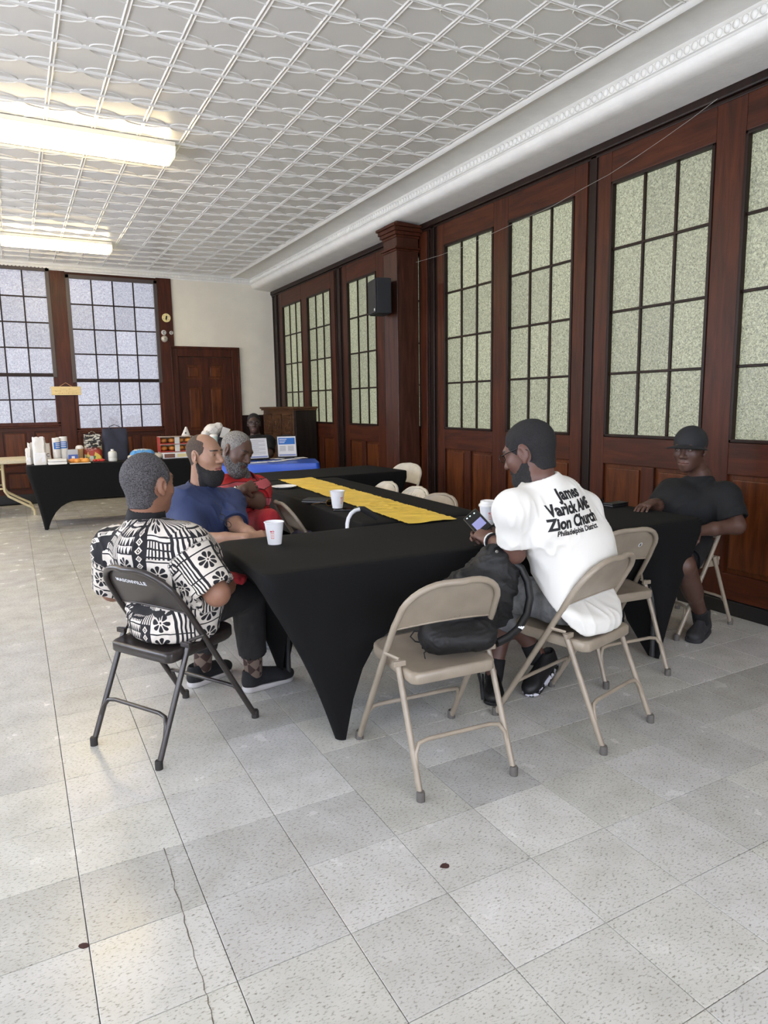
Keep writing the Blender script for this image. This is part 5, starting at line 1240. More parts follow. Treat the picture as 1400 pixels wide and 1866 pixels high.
V, F = sdf([Cap(nk-cb*.02, nk+cb*.045, .122, .076, .01, flat=True), Cap(nk-cb*.05, nk+cb*.07, .110, .065, .003, 's', flat=True), Box3(nk+fR*.09-cb*.01, (.020, .04, .09), frame_of(fR), .005, .004, 's')], .005, 1)
r.part('collar', (V, F), M_redc)
r.trousers(M_redc, .088, .078, .07, .85, fold=.012, pelvis=(.17, .13, .10))
w0, w1 = V3(J['wrR']), V3(J['elR']); u = nrm(w1-w0); cc = w0+u*.035; o1 = nrm(np.cross(u, (0, 0, 1))); o2 = np.cross(u, o1)
for i in range(12):
    t = 2*math.pi*i/12; bm = bmesh.new(); bmesh.ops.create_uvsphere(bm, u_segments=8, v_segments=6, radius=.0085); mb = MB().bm(bm).xf(Matrix.Translation(Vector(cc+.038*(o1*math.cos(t)+o2*math.sin(t)))))
    r.mesh('bracelet_bead', mb.mesh('bracelet_bead', mat('white_bead', (220, 218, 212), .3) if i % 3 else mat('black_bead', (20, 20, 20), .3), 3))
add_shoe(r.root, r.loc, (1.15, 4.28), (1.32, 4.04), M_blk, M_so); add_shoe(r.root, r.loc, (1.36, 4.50), (1.55, 4.28), M_blk, M_so)
# ---------------------------------------------------------------- the man behind the blue table
d = Person('seated man in black with glasses behind the blue table', (2.76, 8.85), 'far')
hipD = V3(2.74, 8.86, .535); hd = P(463, 772, 8.85); nk = P(466, 795, 8.9); rD = nrm((-.97, .22, 0))
J = dict(hip=hipD, belly=hipD+V3(0, -.02, .17), chest=P(468, 812, 8.88), neck=nk, shL=P(489, 806, 8.84), shR=P(446, 806, 8.95), elL=P(492, 828, 8.70), elR=P(440, 828, 8.8), wrL=P(482, 842, 8.5), wrR=P(455, 842, 8.55), knL=(2.9, 8.42, .52), knR=(2.68, 8.42, .52), anL=(2.9, 8.4, .1), anR=(2.68, 8.4, .1))
d.body(J, (70, 50, 42), 1.0, head=(hd, rot_frame(frame_of((-.30, -.95, 0)), pitch=.05)), lip=(100, 66, 60), brow=(16, 12, 12), hres=.005, bres=.012, hands=[('L', (-.3, -.9, 0), (0, 0, 1), 1, (.4, .4, .3), {})])
d.hair(M_hair_black, .008, res=.006)
d.shirt(M_blkT, [(hipD+V3(0, 0, -.05), (.19, .15)), (hipD+V3(0, 0, .1), (.19, .15)), (hipD+V3(0, -.01, .2), (.19, .14)), (J['chest'], (.19, .12))], slv=.8, res=.012, fold=.004, side=rD)
d.trousers(M_trou, res=.014)
spectacles(d)
add_shoe(d.root, d.loc, (2.9, 8.46), (2.88, 8.2), M_blk, M_blk); add_shoe(d.root, d.loc, (2.68, 8.46), (2.66, 8.2), M_blk, M_blk)
# ================================================================ things on the tables in front
ZT_ = .7455
M_paper = mat('white_paper', (226, 226, 228), .6); M_lid = mat('white_plastic_lid', (232, 230, 226), .35)
M_orange = mat('orange_print', (226, 104, 44), .6); M_pink = mat('red_print', (196, 40, 52), .6)
def paper_cup(x, y, label, h=.104, r0=.031, r1=.0435, lid=False, rz=0.):
    t = thing('paper_cup', label, 'cup', (x, y, ZT_), rz, 'paper cups')
    MB().lathe([(r0-.002, .004), (r0, 0), (r0+.0005, .003), (r1, h-.004), (r1+.003, h-.003), (r1+.0035, h), (r1+.001, h+.0015), (r1-.002, h-.001), (r0-.001, .006)], 40, cap0=True, cap1=True).build('cup_body', M_paper, t, smooth=.8)
    def surf(a, z): r = r0+(r1-r0)*z/h+.0006; return (r*math.cos(a), r*math.sin(a), z)
    def bar(mb, a0, a1, z0, z1, n=4):
        for k in range(n): p, q = a0+(a1-a0)*k/n, a0+(a1-a0)*(k+1)/n; mb.add([surf(p, z0), surf(q, z0), surf(q, z1), surf(p, z1)], [(0, 1, 2, 3)])
    mb = MB(); c = -2.15; w = .20       # cup emblem: outlined beaker
    bar(mb, c-w, c-w+.035, .030, .058); bar(mb, c+w-.035, c+w, .030, .058); bar(mb, c-w, c+w, .030, .0325); bar(mb, c-w, c+w, .0555, .058)
    bar(mb, c-.08, c-.05, .038, .050); bar(mb, c+.05, c+.08, .038, .050); bar(mb, c-.08, c+.08, .038, .040); bar(mb, c-.08, c+.08, .048, .050); mb.build('emblem', M_orange, t)
    mb = MB(); bar(mb, c-w-.05, c-.02, .061, .067); bar(mb, c-.0, c+w*.9, .064, .066); bar(mb, c+.08, c+.12, .060, .072); bar(mb, c+.14, c+w+.05, .062, .0655); mb.build('emblem', M_pink, t)
    if lid: MB().lathe([(r1+.004, h-.008), (r1+.005, h-.002), (r1+.002, h+.004), (r1-.003, h+.007), (r1-.005, h+.02), (r1-.008, h+.022), (r1-.011, h+.017)], 32).build('lid', M_lid, t, smooth=.7)
    return t
paper_cup(1.019, 3.017, 'white paper cup with an orange emblem on the nearest table corner')
paper_cup(1.690, 3.80, 'white paper cup standing on a phone beside the yellow runner', rz=.9)['label']
paper_cup(2.15, 2.90, 'white lidded paper cup beyond the hands of the man in white', lid=True, rz=.3)
bpy.data.objects['paper_cup.001'].location.z = .758
# satin runner
M_gold = mat('yellow_satin', (244, 208, 92), .36, spec=.4, var=.05, vscale=14)
ra, rb_, rc_, rd_ = Vector((1.784, 3.094, 0)), Vector((2.090, 3.097, 0)), Vector((1.944, 5.60, 0)), Vector((2.244, 5.58, 0))
g = []; NU, NV = 26, 190
for j in range(NV):
    for i in range(NU): u, v = i/(NU-1), j/(NV-1); p = (ra*(1-u)+rb_*u)*(1-v)+(rc_*(1-u)+rd_*u)*v; g.append((p.x, p.y, 0))
G = np.array(g); n1 = wav(G*np.array([1.0, 1.6, 1]), 5, 16., 4); n2 = wav(G, 8, 45., 4); G[:, 2] = .7505+.0055*np.maximum(0, 1-np.abs(n1)*2.2)+.0016*n2*np.clip(n1+.3, 0, 1); G[:, 0] += .004*wav(G, 3, 9., 3)
F = np.array([(j*NU+i, j*NU+i+1, (j+1)*NU+i+1, (j+1)*NU+i) for j in range(NV-1) for i in range(NU-1)])
tag(link('table_runner', np_mesh('table_runner', G, F, M_gold)), 'wrinkled yellow satin runner along the middle table', 'table runner')
tag(MB().lathe([(.0, .004), (.062, .004), (.072, .010), (.094, .016), (.097, .0175), (.0955, .0195), (.072, .013), (.061, .007), (.0, .007)], 40, cap0=False, cap1=False).build('paper_plate', M_paper, smooth=.7, loc=(1.80, 5.05, ZT_-.002)), 'white paper plate beside the far end of the yellow runner', 'plate')
M_bl = mat('black_leather', (24, 23, 23), .4, bump=.3, bscale=200); M_gl = mat('black_glass', (12, 12, 14), .1)
t = thing('wallet', 'black zipped wallet lying left of the yellow runner', 'wallet', (1.715, 4.16, ZT_), -.75)
MB().box(-.095, .095, -.06, .06, 0, .013, .005).build('wallet_back', M_bl, t, smooth=.5); MB().box(-.093, .093, -.058, .058, .014, .026, .005).build('wallet_flap', M_bl, t, smooth=.5); MB().box(-.094, .094, -.0605, -.0585, .012, .0145).build('zip', mat('grey_zip', (150, 150, 150), .4, .8), t)
def phone(x, y, z, rz, label, L=.15, W=.075):
    t = thing('phone', label, 'phone', (x, y, z), rz, 'phones'); MB().box(-W/2, W/2, -L/2, L/2, 0, .0085, .004).build('phone_case', M_bl, t, smooth=.6); MB().box(-W/2+.004, W/2-.004, -L/2+.004, L/2-.004, .0083, .0092).build('screen', M_gl, t); return t
phone(1.735, 3.765, ZT_, 1.1, 'black phone under the paper cup beside the yellow runner', .16, .09)
M_tort = mat('tortoise_frame', (120, 84, 44), .25, dark=(40, 24, 12), vscale=60); M_dlens = mat('dark_lens', (20, 16, 12), .08)
def sunglasses(loc, rz, label, m):
    t = thing('sunglasses', label, 'sunglasses', loc, rz, 'spectacles on the tables'); g = MB(); l = MB()
    for sd in (-1, 1):
        ring = [(sd*.034+.027*math.cos(a), 0, .022+.020*math.sin(a)) for a in np.linspace(0, 2*math.pi, 15)[:-1]]; g.tube(ring, .0028, 6, closed=True)
        l.add([(x, 0, z) for x, y, z in ring], [tuple(range(14))]); g.tube([(sd*.062, 0, .03), (sd*.066, .06, .02), (sd*.064, .13, .003)], .0026, 6)
    g.tube([(-.008, 0, .026), (0, -.002, .03), (.008, 0, .026)], .0025, 6); g.build('frame', m, t, smooth=1); l.build('lens', M_dlens, t); return t
q = pz(607, 921, ZT_); sunglasses((q.x, q.y, ZT_), .4, 'tortoiseshell sunglasses between the wallet and the paper cup', M_tort)
q = pz(1090, 921, ZT_); sunglasses((q.x+.03, q.y, ZT_), .6, 'black spectacles on the nearest table by the man in the cap', M_glf)
q = pz(1128, 916, ZT_); t = thing('glasses_case', 'flat black case on the nearest table by the man in the cap', 'case', (3.17, 2.98, ZT_), .1); MB().box(-.075, .075, -.035, .035, 0, .014, .006).build('case_bottom', M_bl, t, smooth=.6); MB().box(-.076, .076, -.036, .036, .015, .024, .007).build('case_lid', M_bl, t, smooth=.6)
# walking cane hooked over the table edge
t = thing('walking_cane', 'white metal walking cane with a black grip leaning on the nearest table', 'cane', (1.44, 3.36, 0)); o3 = Vector((1.44, 3.36, 0))
cp_ = [Vector((1.44, 3.36, .02)), Vector((1.462, 3.262, .70)), Vector(P(633, 968, 3.585)), Vector(P(633, 955, 3.60)), Vector(P(635, 945, 3.61)), Vector(P(640, 936, 3.62)), Vector(P(647, 930.5, 3.635)), Vector(P(657, 927.5, 3.66))]
MB().tube([p-o3 for p in cp_], .0105, 10).build('shaft', mat('white_enamel_tube', (214, 216, 220), .3), t, smooth=1.2)
gp = [Vector(P(*q)) for q in ((654, 926.5, 3.655), (662, 928, 3.67), (672, 934, 3.70), (680, 939, 3.72), (687, 944, 3.735))]
MB().tube([p-o3 for p in gp], [.013, .0175, .0175, .0175, .0155], 10).build('grip', mat('black_foam_grip', (34, 34, 36), .8), t, smooth=1.2)
MB().lathe([(.016, 0), (.018, .004), (.013, .04)], 10).build('rubber_tip', M_footd, t, smooth=.7)
# phone in the hands of the man in white, and his watch
a0, a1 = Vector(P(881, 964, 3.03)), Vector(P(858, 939, 3.12)); ly = (a1-a0).normalized(); fx_ = (Vector(CAM)-a0).normalized(); lx = ly.cross(fx_).normalized(); lz = lx.cross(ly)
t = thing('phone', 'black phone with a lit screen held by the man in white', 'phone', (0, 0, 0), 0, 'phones')
t.matrix_world = Matrix(((lx.x, ly.x, lz.x, (a0.x+a1.x)/2), (lx.y, ly.y, lz.y, (a0.y+a1.y)/2), (lx.z, ly.z, lz.z, (a0.z+a1.z)/2), (0, 0, 0, 1)))
MB().box(-.038, .038, -.075, .075, -.009, 0, .004).build('phone_case', M_bl, t, smooth=.6); MB().box(-.034, .034, -.070, .070, -.0005, .0006).build('screen', M_gl, t); MB().box(-.024, .028, -.045, .010, .0004, .0009).build('screen_image', emat('screen_glow', (120, 122, 165), .35), t)
for i, (cx, cy) in enumerate(((-.022, .058), (-.005, .056), (.018, .052))): MB().lathe([(.004, 0), (.004, .0012)], 8, (cx, cy, .0004)).build('screen_icon', emat('icon_glow', (200, 220, 215), .6), t)
w0, w1 = V3(e.J['wrL']), V3(e.J['elL']); u = nrm(w1-w0); cc = w0+u*.03; o1 = nrm(np.cross(u, (0, 0, 1))); o2 = np.cross(u, o1)
e.mesh('watch_band', MB().tube([cc+.034*(o1*math.cos(a_)+o2*math.sin(a_)) for a_ in np.linspace(0, 2*math.pi, 17)[:-1]], .006, 6, closed=True).mesh('watch_band', M_blackcloth, 1.2))
e.mesh('watch_band', MB().tube([cc-u*.018+.033*(o1*math.cos(a_)+o2*math.sin(a_)) for a_ in np.linspace(0, 2*math.pi, 17)[:-1]], .004, 6, closed=True).mesh('watch_band', M_lid, 1.2))
# red folded cloth beside the patterned shirt, blue bag on the side chair
V, F = sdf([Box3(P(430, 1053, 3.02), (.045, .03, .018), rot_frame(np.eye(3), yaw=-.5, roll=.25), .01, .01), Box3(P(424, 1056, 2.99), (.03, .03, .012), rot_frame(np.eye(3), yaw=-.2), .008, .015)], .005, 1); V = folds(V, F, 3, .004, 40.)
tag(link('folded_cloth', np_mesh('folded_cloth', V, F, M_redc)), 'folded red cloth on the lap of the man in the patterned shirt', 'cloth')
c0 = V3(1.66, 4.22, .50); V, F = sdf([Ell(c0, (.13, .15, .06), None, .02), Ell(c0+V3(-.03, -.08, .02), (.07, .06, .045), None, .03), Half((0, 0, .436), (0, 0, -1))], .008, 1); V = folds(V, F, 6, .008, 22.)
tag(link('bag', np_mesh('bag', V, F, mat('navy_nylon', (36, 40, 84), .55))), 'crumpled navy bag on the edge-on folding chair', 'bag')
# ---------------------------------------------------------------- backpack on the nearest chair
M_nyl = mat('black_nylon', (13, 13, 15), .62, bump=.5, bscale=90, var=.2, vscale=20); M_nyl2 = mat('black_nylon_pocket', (10, 10, 12), .55, bump=.2, bscale=160); M_web = mat('black_webbing', (17, 17, 19), .8, bump=.4, bscale=500)
bp = thing('backpack', 'black backpack slumped on the empty folding chair', 'backpack', (1.40, 2.23, .438)); o3 = V3(1.40, 2.23, .438)
rB_ = R3*1.0; rB_ = nrm(V3(rB_[0], rB_[1], 0)); b0 = P(832, 1170, 2.70); b0[2] = .50; b1 = P(868, 1100, 2.76); b2 = P(905, 1035, 2.82)
Ab = frame_of(nrm(V3(-F3[0], -F3[1], 0)), nrm(b2-b0))
L = [Tor(b0, b1, (.155, .085), (.150, .095), rB_, .05), Tor(b1, b2, (.150, .095), (.095, .07), rB_, .05), Ell(P(905, 1012, 2.80), (.055, .045, .035), None, .05), ]
ch_, cr_ = CH['pack'].location, CH['pack'].rotation_euler.z; pk = Person.__new__(Person); pk.chair = (ch_.x, ch_.y, cr_); fc_ = V3(-math.sin(cr_), math.cos(cr_), 0); PKCUT = [Half(V3(ch_.x, ch_.y, .66)+fc_*(.262-.60*.66+.020), nrm(-fc_-.60*V3(0, 0, 1)))]; L += PKCUT+[Tor(P(800, 1185, 2.62)*V3(1, 1, 0)+V3(0, 0, .512), P(872, 1180, 2.66)*V3(1, 1, 0)+V3(0, 0, .512), (.074, .085), (.074, .085), (0, 0, 1), .06), Half((0, 0, .440), (0, 0, -1))]+pk.seat_cut(hw=.3)[1:]
V, F = sdf(L, .006, 1); N = normals(V, F); V = folds(V, F, 4, .012, 18.); V = folds(V, F, 14, .005, 42.)
link('pack_body', np_mesh('pack_body', V-o3, F, M_nyl), bp)
V, F = sdf([Tor(P(815, 1180, 2.62), P(850, 1110, 2.63), (.085, .03), (.075, .03), rB_, .02), Half((0, 0, .442), (0, 0, -1))]+PKCUT, .006, 1); V = folds(V, F, 2, .006, 30.); link('front_pocket', np_mesh('front_pocket', V-o3, F, M_nyl2), bp)
def strap(pts, w, m, name='strap', th=.22):
    return MB().tube([Vector(p)-Vector(o3) for p in pts], w, 8, flat=th).build(name, m, bp, smooth=1.2)
strap([P(930, 1022, 2.80), P(950, 1035, 2.80), P(962, 1060, 2.79), P(966, 1090, 2.77), P(960, 1120, 2.75), P(945, 1145, 2.72), P(925, 1162, 2.69), P(905, 1172, 2.67)], .021, M_nyl2, 'shoulder_strap', .75)
strap([P(893, 1012, 2.76), P(896, 997, 2.77), P(905, 994, 2.78), P(914, 1000, 2.79), P(915, 1014, 2.80)], .012, M_web, 'top_handle', .4)
strap([P(775, 1150, 2.66), P(755, 1150, 2.66), P(748, 1160, 2.66), P(757, 1169, 2.65), P(775, 1172, 2.64)], .005, M_web, 'side_loop', .6)
strap([P(783, 1180, 2.62), P(773, 1190, 2.62), P(776, 1205, 2.62), P(790, 1213, 2.62), P(815, 1214, 2.62)], .004, M_web, 'compression_strap', .6)
strap([P(872, 1225, 2.72), P(877, 1245, 2.72), P(880, 1275, 2.71)], .011, M_web, 'hanging_strap', .3); strap([P(880, 1228, 2.72), P(882, 1250, 2.72), P(879, 1274, 2.71)], .007, M_web, 'hanging_strap', .3)
MB().box(-.012, .012, -.004, .004, -.010, .010, .003).xf(Matrix.Translation(Vector(P(774, 1177, 2.62))-Vector(o3))).build('buckle', M_glf, bp); MB().lathe([(.006, 0), (.006, .004)], 10).xf(Matrix.Translation(Vector(P(905, 1005, 2.72))-Vector(o3)) @ Matrix.Rotation(math.pi/2, 4, 'X')).build('snap', mat('steel', (190, 190, 190), .3, 1), bp)
mk = MB()
for k, (x0, x1, h0, h1) in enumerate(((-.010, -.004, 0, .006), (-.003, .003, 0, .010), (.004, .010, 0, .014))): mk.add([(x0, 0, h0), (x1, 0, h0), (x1+.003, 0, h1), (x0+.003, 0, h1)], [(0, 1, 2, 3)])
q = Vector(P(948, 1145, 2.655)); mk.xf(Matrix.Translation(q-Vector(o3)) @ Matrix.Rotation(-YAW, 4, 'Z') @ Matrix.Rotation(.5, 4, 'Y')).build('emblem', M_white, bp)
# ================================================================ food table
ZF = .7465; YFd = 8.95
def fx(px, y=YFd): return py_(px, 840, y).x
def fbox(px0, px1, y): return fx(px0, y), fx(px1, y)
M_bag = mat('white_paper_bag', (222, 218, 212), .75, bump=.3, bscale=30)
def paper_bag(px0, px1, top, y, depth, label, open_top=True, seed=1, mark=False):
    x0, x1 = fbox(px0, px1, y); w_ = x1-x0; h = py_((px0+px1)/2, top, y).z-ZF; t = thing('paper_bag', label, 'paper bag', ((x0+x1)/2, y, ZF), 0, 'white paper bags on the food table'); rr = random.Random(seed); mb = MB(); nz, ns = 9, 20
    V = []
    for k in range(nz):
        v = k/(nz-1)
        for i in range(ns):
            a = 2*math.pi*i/ns; c, s = math.cos(a), math.sin(a); q = max(abs(c), abs(s)); x, y_ = c/q*w_/2, s/q*depth/2
            pin = 1-.12*math.sin(math.pi*v)-.1*v; jit = .006*(0 if k == 0 else 1); V.append((x*(1-.04*v)+rr.uniform(-jit, jit), y_*pin+rr.uniform(-jit, jit), h*v+(rr.uniform(-.012, .012) if k == nz-1 else 0)))
    mb.add(V, [tuple(range(ns-1, -1, -1))]+[(k*ns+i, k*ns+(i+1) % ns, (k+1)*ns+(i+1) % ns, (k+1)*ns+i) for k in range(nz-1) for i in range(ns)]); mb.build('bag_body', M_bag, t, smooth=.7)
    MB().box(-w_/2+.004, w_/2-.004, -depth/2+.004, depth/2-.004, .002, h*.45, .01).build('contents', M_paper, t)
    if mark:
        o = MB().tube([(.02+.016*math.cos(a_), -depth/2*.97, h*.42+.018*math.sin(a_)) for a_ in np.linspace(.7, 5.6, 9)], .0035, 5).build('emblem', mat('brown_print', (90, 60, 50), .7), t)
    return t
paper_bag(62, 85, 797, 8.80, .11, 'tallest white paper bag, frontmost of its cluster', seed=1)
paper_bag(77, 93, 807, 8.97, .12, 'white paper bag with a small brown mark, right of the tallest one', seed=2, mark=True)
paper_bag(53, 66, 807, 9.02, .10, 'white paper bag half hidden behind the tallest one', seed=3)
paper_bag(48, 57, 817, 8.93, .09, 'shortest white paper bag at the left end of the food table', seed=4)
M_foam = mat('white_foam', (228, 226, 222), .6); M_bluep = mat('blue_print', (44, 110, 190), .6)
def cup_stack(pxc, top, y, label):
    x = fx(pxc, y); h = py_(pxc, top, y).z-ZF; t = thing('cup_stack', label, 'cups', (x, y, ZF), 0, 'stacks of white foam cups'); prof = [(.030, 0)]; z = .07; prof += [(.040, .066), (.0425, .068), (.0425, .072)]
    while z < h-.012: z += .0115; prof += [(.0405, z-.003), (.0425, z-.001), (.0425, z+.003)]
    MB().lathe(prof, 20).build('cups', M_foam, t, smooth=.5); return t, h
for pxc, top, y, lb, wrap in ((105, 797, 8.92, 'left stack of white foam cups with a blue wrapper', 1), (118.5, 795, 8.95, 'right stack of white foam cups with a blue wrapper', 1), (112, 797, 9.05, 'rear stack of white foam cups between the other two', 0)):
    t, h = cup_stack(pxc, top, y, lb)
    if wrap:
        a0, a1 = (-2.3, -.2) if pxc < 110 else (-3.0, -.6)
        MB().grid(lambda u, v: (.0435*math.cos(a0+(a1-a0)*u), .0435*math.sin(a0+(a1-a0)*u), h*.55+h*.26*v), 10, 2).build('wrapper', M_bluep, t)
        mb = MB()
        for k in range(3): mb.grid(lambda u, v, k=k: (.0440*math.cos(a0+.5+(a1-a0-.9)*u), .0440*math.sin(a0+.5+(a1-a0-.9)*u), h*(.60+.07*k)+h*.03*v), 8, 2)
        mb.build('wrapper_print', M_white, t)
def carton(px0, px1, top, y, d, mats, name, label, cat, rz=0.):
    x0, x1 = fbox(px0, px1, y); h = py_((px0+px1)/2, top, y).z-ZF; t = thing(name, label, cat, ((x0+x1)/2, y, ZF), rz); w_ = (x1-x0)/2
    MB().box(-w_, w_, -d/2, d/2, 0, h, .004).build('carton', mats[0], t); MB().box(-w_*.92, w_*.92, -d/2-.001, -d/2, h*.08, h*.62).build('label_print', mats[1], t); MB().box(-w_*.3, w_*.3, -d/2-.0016, -d/2-.0008, h*.16, h*.5).build('label_print', mats[2], t); return t
carton(124, 143, 819, 8.90, .09, (mat('grey_card', (176, 180, 186), .6), mat('violet_blue_print', (70, 96, 168), .6), M_white), 'sugar_carton', 'blue and grey carton beside the foam cups', 'carton')
x = fx(146, 9.06); t = thing('iced_coffee', 'tall clear cup of tan coffee with a lid beside the floral bag', 'cup', (x, 9.0, ZF)); MB().lathe([(.03, 0), (.042, .15), (.043, .155)], 20).build('cup', mat('tan_coffee', (206, 170, 120), .3), t, smooth=.8); MB().lathe([(.045, .153), (.045, .162), (.036, .185), (.02, .192)], 20).build('lid', M_lid, t, smooth=.7)
def tote(px0, px1, top, y, d, m, label, name='tote_bag', handles=True, cat='bag', lean=0.):
    x0, x1 = fbox(px0, px1, y); h = py_((px0+px1)/2, top, y).z-ZF; w_ = (x1-x0)/2; t = thing(name, label, cat, ((x0+x1)/2, y, ZF)); mb = MB(); rr = random.Random(len(label))
    def pt(u, v):
        a = 2*math.pi*u; c, s = math.cos(a), math.sin(a); q = (abs(c)**6+abs(s)**6)**(1/6); th = d/2*(1-.62*v)
        return (c/q*w_*(1-.10*v)+.01*math.sin(5*a+6*v), s/q*th+.012*math.sin(3*a+7*v)*v+lean*v, h*v+(.008*math.sin(4*a) if v > .97 else 0))
    mb.grid(pt, 36, 12, True); mb.f.append(tuple(range(35, -1, -1))); mb.build('bag_body', m, t, smooth=.9)
    if handles:
        for s in (-1, 1): MB().tube([(-w_*.4, s*d*.12+lean, h*.96), (-w_*.38, s*d*.14+lean, h*1.07), (0, s*d*.16+lean, h*1.13), (w_*.38, s*d*.14+lean, h*1.07), (w_*.4, s*d*.12+lean, h*.96)], .008, 6, flat=.4).build('handle', m, t, smooth=1)
    return t
def floral():
    m = bpy.data.materials.new('floral_print'); nt, p = nodes(m); N, L = nt.nodes, nt.links; tc = N.new('ShaderNodeTexCoord'); mp = N.new('ShaderNodeMapping'); mp.inputs['Scale'].default_value = (1, .2, 2); L.new(tc.outputs['Object'], mp.inputs[0])
    n = N.new('ShaderNodeTexNoise'); n.inputs['Scale'].default_value = 30; n.inputs['Detail'].default_value = 3; L.new(mp.outputs[0], n.inputs['Vector']); r = N.new('ShaderNodeValToRGB'); r.color_ramp.interpolation = 'CONSTANT'; r.color_ramp.elements[0].color = s2l((22, 22, 22)); r.color_ramp.elements[1].position = .52; r.color_ramp.elements[1].color = s2l((198, 192, 176)); L.new(n.outputs['Fac'], r.inputs[0])
    v = N.new('ShaderNodeTexVoronoi'); v.inputs['Scale'].default_value = 17; L.new(tc.outputs['Object'], v.inputs['Vector']); r2 = N.new('ShaderNodeValToRGB'); r2.color_ramp.interpolation = 'CONSTANT'; e_ = r2.color_ramp.elements; e_[0].color = s2l((70, 110, 50)); e_[1].position = .3; e_[1].color = s2l((214, 190, 80)); x = e_.new(.5); x.color = s2l((170, 60, 44)); x = e_.new(.66); x.color = s2l((196, 200, 190)); x = e_.new(.8); x.color = s2l((40, 50, 34)); L.new(v.outputs['Color'], r2.inputs[0])
    sx = N.new('ShaderNodeSeparateXYZ'); L.new(tc.outputs['Object'], sx.inputs[0]); mr = N.new('ShaderNodeMapRange'); mr.inputs['From Min'].default_value = .17; mr.inputs['From Max'].default_value = .12; L.new(sx.outputs[2], mr.inputs['Value'])
    mx = N.new('ShaderNodeMix'); mx.data_type = 'RGBA'; L.new(mr.outputs[0], mx.inputs['Factor']); L.new(r.outputs[0], mx.inputs['A']); L.new(r2.outputs[0], mx.inputs['B']); L.new(mx.outputs['Result'], p.inputs['Base Color']); p.inputs['Roughness'].default_value = .5; return m
tote(156, 187, 792, 9.02, .16, floral(), 'floral print shopping bag, black and white above and colourful below')
tote(189, 236, 781, 9.05, .20, mat('navy_canvas', (44, 46, 60), .8, var=.12, vscale=9), 'tall navy tote bag beside the floral bag')
x = fx(206, 8.78); t = thing('jug', 'small white translucent jug with a cap in front of the navy tote', 'bottle', (x, 8.78, ZF)); MB().lathe([(.046, 0), (.05, .008), (.05, .035), (.047, .04), (.05, .045), (.05, .095), (.044, .112), (.02, .124), (.016, .128)], 20).build('bottle', mat('milky_plastic', (206, 206, 198), .35), t, smooth=.6); MB().lathe([(.018, .127), (.018, .143)], 14).build('cap', M_lid, t, smooth=.5)
x0, x1 = fbox(87, 122, 8.72); t = thing('foam_box', 'flat white foam food box at the front of the food table', 'box', ((x0+x1)/2, 8.76, ZF)); w_ = (x1-x0)/2; MB().box(-w_, w_, -.09, .09, 0, .03, .012).build('tray', M_foam, t, smooth=.6); MB().box(-w_*.98, w_*.98, -.088, .088, .032, .058, .014).build('lid', M_foam, t, smooth=.6)
def lumps(px0, px1, y, n, r, m, label, name, cat, wrap=None, seed=1, sq=.7):
    x0, x1 = fbox(px0, px1, y); t = thing(name, label, cat, ((x0+x1)/2, y, ZF)); rr = random.Random(seed); w_ = (x1-x0)/2
    for k in range(n):
        bm = bmesh.new(); bmesh.ops.create_uvsphere(bm, u_segments=12, v_segments=8, radius=r); mb = MB().bm(bm); a = rr.uniform(.85, 1.1); mb.v = [(v[0]*a*1.1, v[1], max(-r*sq, v[2])*sq) for v in mb.v]
        mb.xf(Matrix.Translation((-w_+r+(2*w_-2*r)*k/max(1, n-1), rr.uniform(-.02, .02), r*sq*sq+.008))).build('pastry', m, t, smooth=3)
    if wrap: MB().box(-w_, w_, -.085, .085, 0, .008, .003).build('tray', wrap, t)
    return t
M_bun = mat('golden_pastry', (206, 140, 62), .45, dark=(170, 96, 40), vscale=12); M_clear = mat('clear_tray', (220, 214, 200), .2)
lumps(126, 164, 8.74, 4, .042, mat('orange_pastry', (226, 160, 70), .4, dark=(196, 120, 44), vscale=10), 'wrapped tray of orange pastries at the front of the food table', 'pastry_tray', 'pastries', M_clear, 2)
lumps(169, 191, 8.76, 3, .026, mat('red_wrapper', (196, 52, 40), .35), 'small red wrapped sweets in front of the floral bag', 'wrapped_sweets', 'sweets', M_bl, 3)
# blue packet in a plastic bag
x0, x1 = fbox(238, 284, 8.80); t = thing('bread_packet', 'light blue packet in clear plastic on the food table', 'packet', ((x0+x1)/2, 8.80, ZF+.007)); w_ = (x1-x0)/2
V, F = sdf([Ell((0, 0, .055), (w_, .09, .062), None, .02), Box3((0, 0, .05), (w_*.8, .075, .055), None, .03, .03), Half((0, 0, .002), (0, 0, -1))], .007, 1); V = folds(V, F, 2, .008, 26.); link('packet', np_mesh('packet', V, F, mat('light_blue_wrap', (84, 152, 210), .4)), t)
V, F = sdf([Ell((0, 0, .10), (w_*.75, .05, .022), None, .02), Ell((-w_*.9, -.02, .03), (.05, .06, .03), None, .02), Ell((w_*1.1, -.01, .03), (.07, .06, .04), None, .02), Half((0, 0, .002), (0, 0, -1))], .007, 1); V = folds(V, F, 5, .008, 40.); link('plastic', np_mesh('plastic', V, F, mat('crumpled_plastic', (206, 196, 178), .3)), t)
